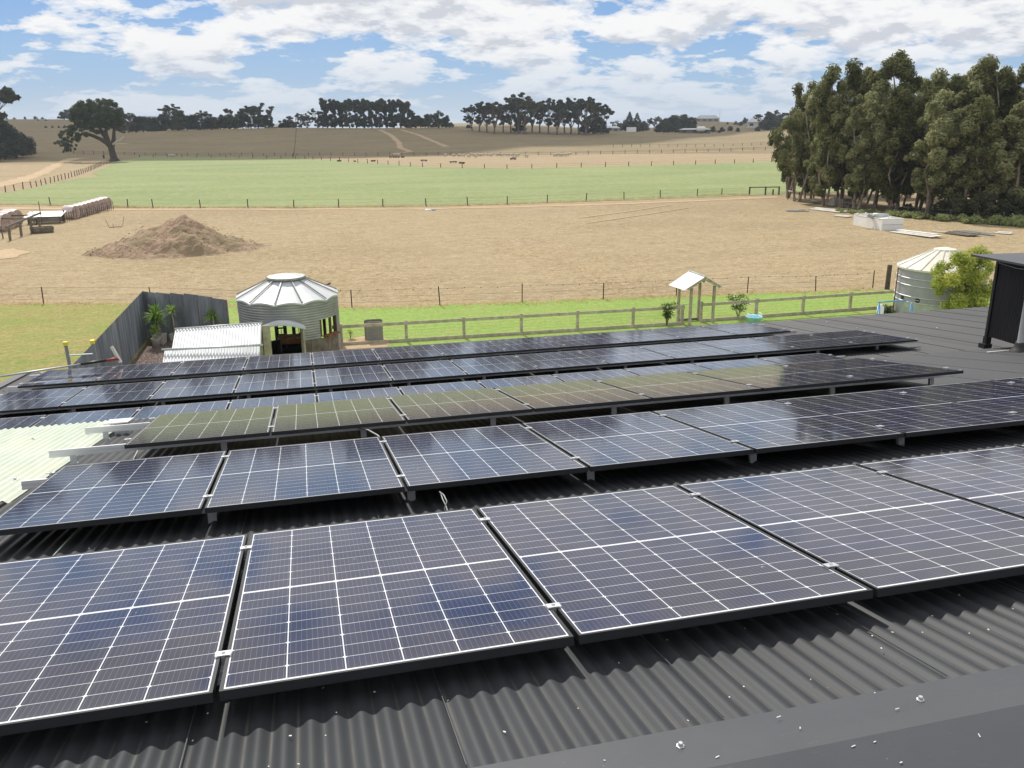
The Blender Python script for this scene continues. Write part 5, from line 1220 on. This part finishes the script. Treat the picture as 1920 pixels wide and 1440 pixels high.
rt3 = [(1150, 226, 'gum', 840), (1160, 228, 'round', 840), (1170, 224, 'round', 700), (1178, 209, 'conifer', 620), (1192, 211, 'conifer', 620), (1184, 222, 'round', 600), (1204, 224, 'round', 620), (1212, 222, 'gum', 800), (1224, 218, 'gum', 800), (1232, 230, 'round', 560), (1243, 218, 'round', 560), (1254, 212, 'round', 580), (1268, 210, 'round', 580), (1282, 210, 'round', 580), (1291, 216, 'round', 570), (1250, 229, 'round', 540), (1272, 229, 'round', 540), (1296, 231, 'round', 540), (1315, 236, 'round', 560), (1333, 235, 'round', 560), (1350, 237, 'round', 570), (1366, 235, 'round', 590), (1312, 217, 'round', 900), (1360, 228, 'round', 780), (1375, 226, 'round', 780), (1392, 219, 'round', 820), (1408, 217, 'conifer', 820), (1384, 227, 'round', 760), (1400, 227, 'round', 740), (1416, 236, 'round', 560), (1430, 221, 'round', 600), (1424, 209, 'gum', 640), (1437, 207, 'round', 640), (1448, 208, 'round', 620), (1458, 206, 'gum', 600), (1440, 224, 'round', 540), (1456, 226, 'round', 530), (1470, 222, 'round', 520), (1490, 214, 'round', 560), (1380, 238, 'round', 560), (1304, 241, 'shrub', 530), (1345, 243, 'shrub', 530)]
for j, (x, yt, k_, d) in enumerate(sorted(rt3)):
    hill(k_, x, d, yt, j % 3, f'{ordw(j)} {dict(gum="gum", round="dark tree", conifer="conifer", shrub="low shrub")[k_]} from the left in the valley between the gum row and grove', 'trees in the far valley', 1.25 if k_ != 'conifer' else 1.3)
# lone spreading tree
bl_ = G(215, 302.5); sc1 = (np.array(bl_)-[0, 0, HC])@WD[2]/F      # metres per photo pixel there
e = empty('lone_tree', (bl_[0], bl_[1], -.05)); tag(e, 'big lone spreading tree with a twisted dark trunk at the corner of the pasture', 'tree')
def L3(px, py, y=0.): return ((px-215)*sc1, y, (302.5-py)*sc1)
mb = MB(); mb.tube([L3(215, 304), L3(214.5, 296), L3(213, 285), L3(212, 274)], [2.1*1.0, 1.1, .95, 1.0], 10, False)
mb.tube([L3(212, 276), L3(205, 268), L3(196, 262), L3(184, 256), L3(174, 252), L3(166, 252), L3(160, 258), L3(154, 266)], [.85, .75, .6, .5, .42, .36, .3, .2], 8, False)
mb.tube([L3(212, 276), L3(206, 262), L3(200, 252, .5), L3(196, 240, 1)], [.8, .65, .5, .3], 8, False)
mb.tube([L3(214, 276), L3(219, 262), L3(221, 248), L3(226, 232)], [.75, .6, .45, .3], 8, False)
mb.tube([L3(210, 270), L3(208, 250, -1), L3(212, 232, -2)], [.6, .5, .3], 8, False)
mb.build('trunk', M['bark_dark'], e, True)
mb = MB(); mb.tube([L3(217, 272, -1), L3(225, 266, -1.2), L3(232, 263, -1.2), L3(238, 258, -1.2)], [.4, .32, .25, .1], 6); mb.tube([L3(217, 271, -1), L3(228, 271, -1.2), L3(240, 270, -1), L3(248, 273, -1)], [.25, .18, .12, .05], 6); mb.build('dead_branch', M['deadwood'], e, True)
r = random.Random(17); cs = []
for i in range(230):
    a = r.uniform(0, 6.28); q = math.sqrt(r.random()); px = 197+44*q*math.cos(a); py = 222+ (32 if math.sin(a) < 0 else 27)*q*math.sin(a)
    if py > 240 and 176 < px < 222 and r.random() < .75: continue
    cs.append((*L3(px, py, r.uniform(-6, 6)*math.sqrt(max(0, 1-q*q))), sc1*r.uniform(4, 7.5)))
for i in range(40):
    a = r.uniform(0, 6.28); q = math.sqrt(r.random()); cs.append((*L3(143+20*q*math.cos(a), 264+18*q*math.sin(a), r.uniform(-3, 3)), sc1*r.uniform(3, 5.5)))
for i in range(16): cs.append((*L3(r.uniform(146, 176), r.uniform(236, 254), r.uniform(-2, 2)), sc1*r.uniform(4, 6)))
for px, py in ((118, 268), (124, 265), (130, 283), (150, 279), (232, 247), (238, 250), (241, 240)): cs.append((*L3(px, py), sc1*3.2))
leafcloud(cs, 42000, .34, 8, M['leaf_lone'], 'crown', e, flat=.8, elong=1.4, up=.5, shell=.5)
# ---------------------------------------------------------------- far buildings
def house(px, d, w_, h_, dp, label, wall, roof, cat='house', rh=.35, sink=0):
    b = onhill(px, d); az = math.atan2(b[0], b[1]); e = empty(cat.replace(' ', '_'), (b[0], b[1], b[2]-sink), -az); tag(e, label, cat)
    MB().box((0, 0, h_/2), (w_, dp, h_)).build('wall', M[wall], e)
    k_ = w_*.5*1.06; q = dp*.5*1.2; hr = w_*.5-dp*.4; mb = MB(); mb.add([(-k_, -q, h_), (k_, -q, h_), (k_, q, h_), (-k_, q, h_), (-hr, 0, h_+rh*dp), (hr, 0, h_+rh*dp)], [(0, 1, 5, 4), (1, 2, 5), (2, 3, 4, 5), (3, 0, 4), (3, 2, 1, 0)]); mb.build('roof', M[roof], e)
    n = max(2, int(w_/5))
    for i in range(n): MB().box((-w_/2+w_*(i+.5)/n, -dp/2-.02, h_*.55), (w_/n*.4, .06, h_*.4)).build('window', M['black'], e)
    return e
house(1322, 880, 22, 3.0, 9, 'long pale house with a blue-grey hip roof on the far ridge', 'brick', 'housetin')
house(1413, 660, 13, 4.0, 8, 'pale farm shed half hidden by trees below the far ridge', 'offwhite', 'zinc_white', 'farm building', sink=-1.0)
house(1300, 505, 17, 2.2, 6, 'low long shed with a pale flat roof in the valley dip', 'timber_grey', 'galv', 'farm building', .12)
house(525, 560, 14, 2.6, 8, 'low grey shed seen in the gap left of the pine block', 'galvs', 'galv', 'farm building', .2)
house(298, 600, 9, 4.6, 7, 'small roof showing above the belt of trees behind the lone tree', 'offwhite', 'galv', 'house', sink=-3)
house(1145, 620, 12, 2.6, 7, 'low grey shed at the right end of the gum row', 'galvs', 'galv', 'farm building', .2)
b = onhill(1182, 510); o = MB().box((0, 0, 1.5), (5.0, 2.4, 2.6)).build('white_container', M['white'], bevel=.08); o.location = b; tag(o, 'small white container box in front of the conifers on the hill', 'container')
b = onhill(1311, 500); o = MB().lathe((0, 0, 2.6), [(0, -2.4), (1.1, -2.3), (1.3, -1.9), (1.3, 1.9), (1.1, 2.3), (0, 2.4)], 16, R=Matrix.Rotation(math.pi/2, 3, 'Y')).build('white_tank', M['white'], None, True); o.location = b; tag(o, 'white cylindrical tank beside the low shed in the valley', 'tank')
b = onhill(1344.5, 880); o = MB().tube([(0, 0, 0), (0, 0, 12.5)], [.22, .12], 6).build('radio_mast', M['alu2']); o.location = b; tag(o, 'thin radio mast beside the house on the far ridge', 'mast')

# ---------------------------------------------------------------- clouds added out of view to cast shade on the far slope
M['cloud'] = simple('cloud_white', (.9, .9, .9), 1., 0, 0, .02)
def cloud(tx, ty, rx, ry, alt, n, seed, label):
    r = random.Random(seed); off = np.array([-.14, .70])/.72*alt; e = MB()
    for i in range(n):
        a = r.uniform(0, 6.28); q = math.sqrt(r.random())*.82; x = tx+off[0]+rx*q*math.cos(a); y = ty+off[1]+ry*q*math.sin(a); s = r.uniform(.22, .38)*min(rx, ry)*(1.15-q*.5)
        P_ = []
        for t in np.linspace(-math.pi/2, math.pi/2, 7):
            P_.append([(x+s*1.5*math.cos(t)*math.cos(p)*(1+.15*mnoise.noise(Vector((p, t*2, i)))), y+s*math.cos(t)*math.sin(p), alt+s*.45*math.sin(t)*(1 if t > 0 else .35)) for p in np.linspace(0, 2*math.pi, 15)])
        e.grid(P_)
    o = e.build('shade_cloud', M['cloud'], None, True); tag(o, label, 'cloud', kind='structure')
cloud(-165, 560, 520, 285, 700, 120, 3, 'broad flat cloud added out of view to shade the far slope')
cloud(330, 600, 220, 190, 700, 40, 5, 'smaller flat cloud added out of view to shade the far slope')
# ---------------------------------------------------------------- light and sky
S = Vector((-.09, .70, .72)).normalized()
sun = bpy.data.lights.new('sun', 'SUN'); sun.energy = 4.2; sun.angle = math.radians(.53); sun.color = (1, .95, .87)
so = bpy.data.objects.new('sun', sun); C.objects.link(so); so.rotation_euler = (-S).to_track_quat('-Z', 'Y').to_euler()
w = bpy.data.worlds.new('World'); sc.world = w; w.use_nodes = True; t = w.node_tree; t.nodes.clear()
class WN(NT):
    def __init__(s): s.t = t
k = WN(); out = k.n('ShaderNodeOutputWorld'); bg = k.n('ShaderNodeBackground')
sky = k.n('ShaderNodeTexSky', sky_type='NISHITA', sun_disc=False, sun_elevation=math.asin(S.z), sun_rotation=math.atan2(S.x, S.y)); sky.altitude = 100; sky.air_density = 1.0; sky.dust_density = .6; sky.ozone_density = 1.5
tc = k.n('ShaderNodeTexCoord').outputs['Generated']; sp = k.n('ShaderNodeSeparateXYZ'); k.l(tc, sp.inputs[0])
zc = k.math('MAXIMUM', sp.outputs[2], .0)
def layer(dz):
    den = k.math('ADD', zc, .25+dz); cb = k.n('ShaderNodeCombineXYZ'); k.l(k.math('DIVIDE', sp.outputs[0], den), cb.inputs[0]); k.l(k.math('DIVIDE', sp.outputs[1], den), cb.inputs[1]); cb.inputs[2].default_value = SEEDZ
    v = cb.outputs[0]; n1 = k.noise(v, 3.1, 9, .60, .1); n2 = k.noise(v, 1.15, 2, .5)
    return k.math('ADD', k.math('MULTIPLY', n1, .70), k.math('MULTIPLY', n2, .30)), v
dens, v = layer(0); densu, _ = layer(.012); n3 = k.noise(v, 11, 6, .62, .2)
dens2 = k.math('ADD', dens, k.math('MULTIPLY', k.math('SUBTRACT', k.math('MINIMUM', zc, .14), .09), CTILT))
cover = k.ramp(dens2, [(CLO, 0.), (CLO+.018, .6), (CLO+.055, 1.)])
lit = k.math('ADD', k.math('MULTIPLY', k.math('SUBTRACT', dens, densu), 9.), k.math('ADD', k.math('MULTIPLY', k.math('SUBTRACT', .56, dens), 2.2), k.math('MULTIPLY', k.math('SUBTRACT', n3, .5), .9)))
shade = k.ramp(k.math('ADD', lit, .5), [(.12, (.66, .69, .75)), (.42, (.86, .88, .92)), (.80, (1., 1., 1.))])
hor = k.ramp(zc, [(0., .25), (.03, .5), (.08, 1.)])
vm = k.n('ShaderNodeVectorMath', operation='SCALE'); k.l(sky.outputs[0], vm.inputs[0]); vm.inputs[3].default_value = .07
grad = k.ramp(zc, [(0., (.46, .62, .82)), (.05, (.31, .53, .84)), (.13, (.17, .39, .80)), (.5, (.10, .24, .60))])
skyc = k.mix(.75, vm.outputs[0], grad)
vs = k.n('ShaderNodeVectorMath', operation='SCALE'); k.l(shade, vs.inputs[0]); vs.inputs[3].default_value = CLB
col = k.mix(k.math('MULTIPLY', cover, hor), skyc, vs.outputs[0])
k.l(col, bg.inputs[0]); bg.inputs[1].default_value = 1.0; k.l(bg.outputs[0], out.inputs[0])
vsn = sc.view_settings; vsn.view_transform = 'Standard'; vsn.look = 'None'; vsn.exposure = EXPO; vsn.gamma = 1
if HAZE:
    hb = MB().box((0, 0, 27), (6400, 6400, 60)); k = NT('air_haze'); pv = k.n('ShaderNodeVolumePrincipled'); pv.inputs['Density'].default_value = HAZE; pv.inputs['Color'].default_value = (.80, .88, 1, 1); pv.inputs['Anisotropy'].default_value = .3; k.l(pv.outputs[0], k.out.inputs[1])
    o = hb.build('haze', k.m); tag(o, 'thin blue-grey air haze over the farmland', 'haze', kind='stuff')
sc.render.engine = 'CYCLES'; sc.cycles.max_bounces = 6; sc.cycles.transparent_max_bounces = 8
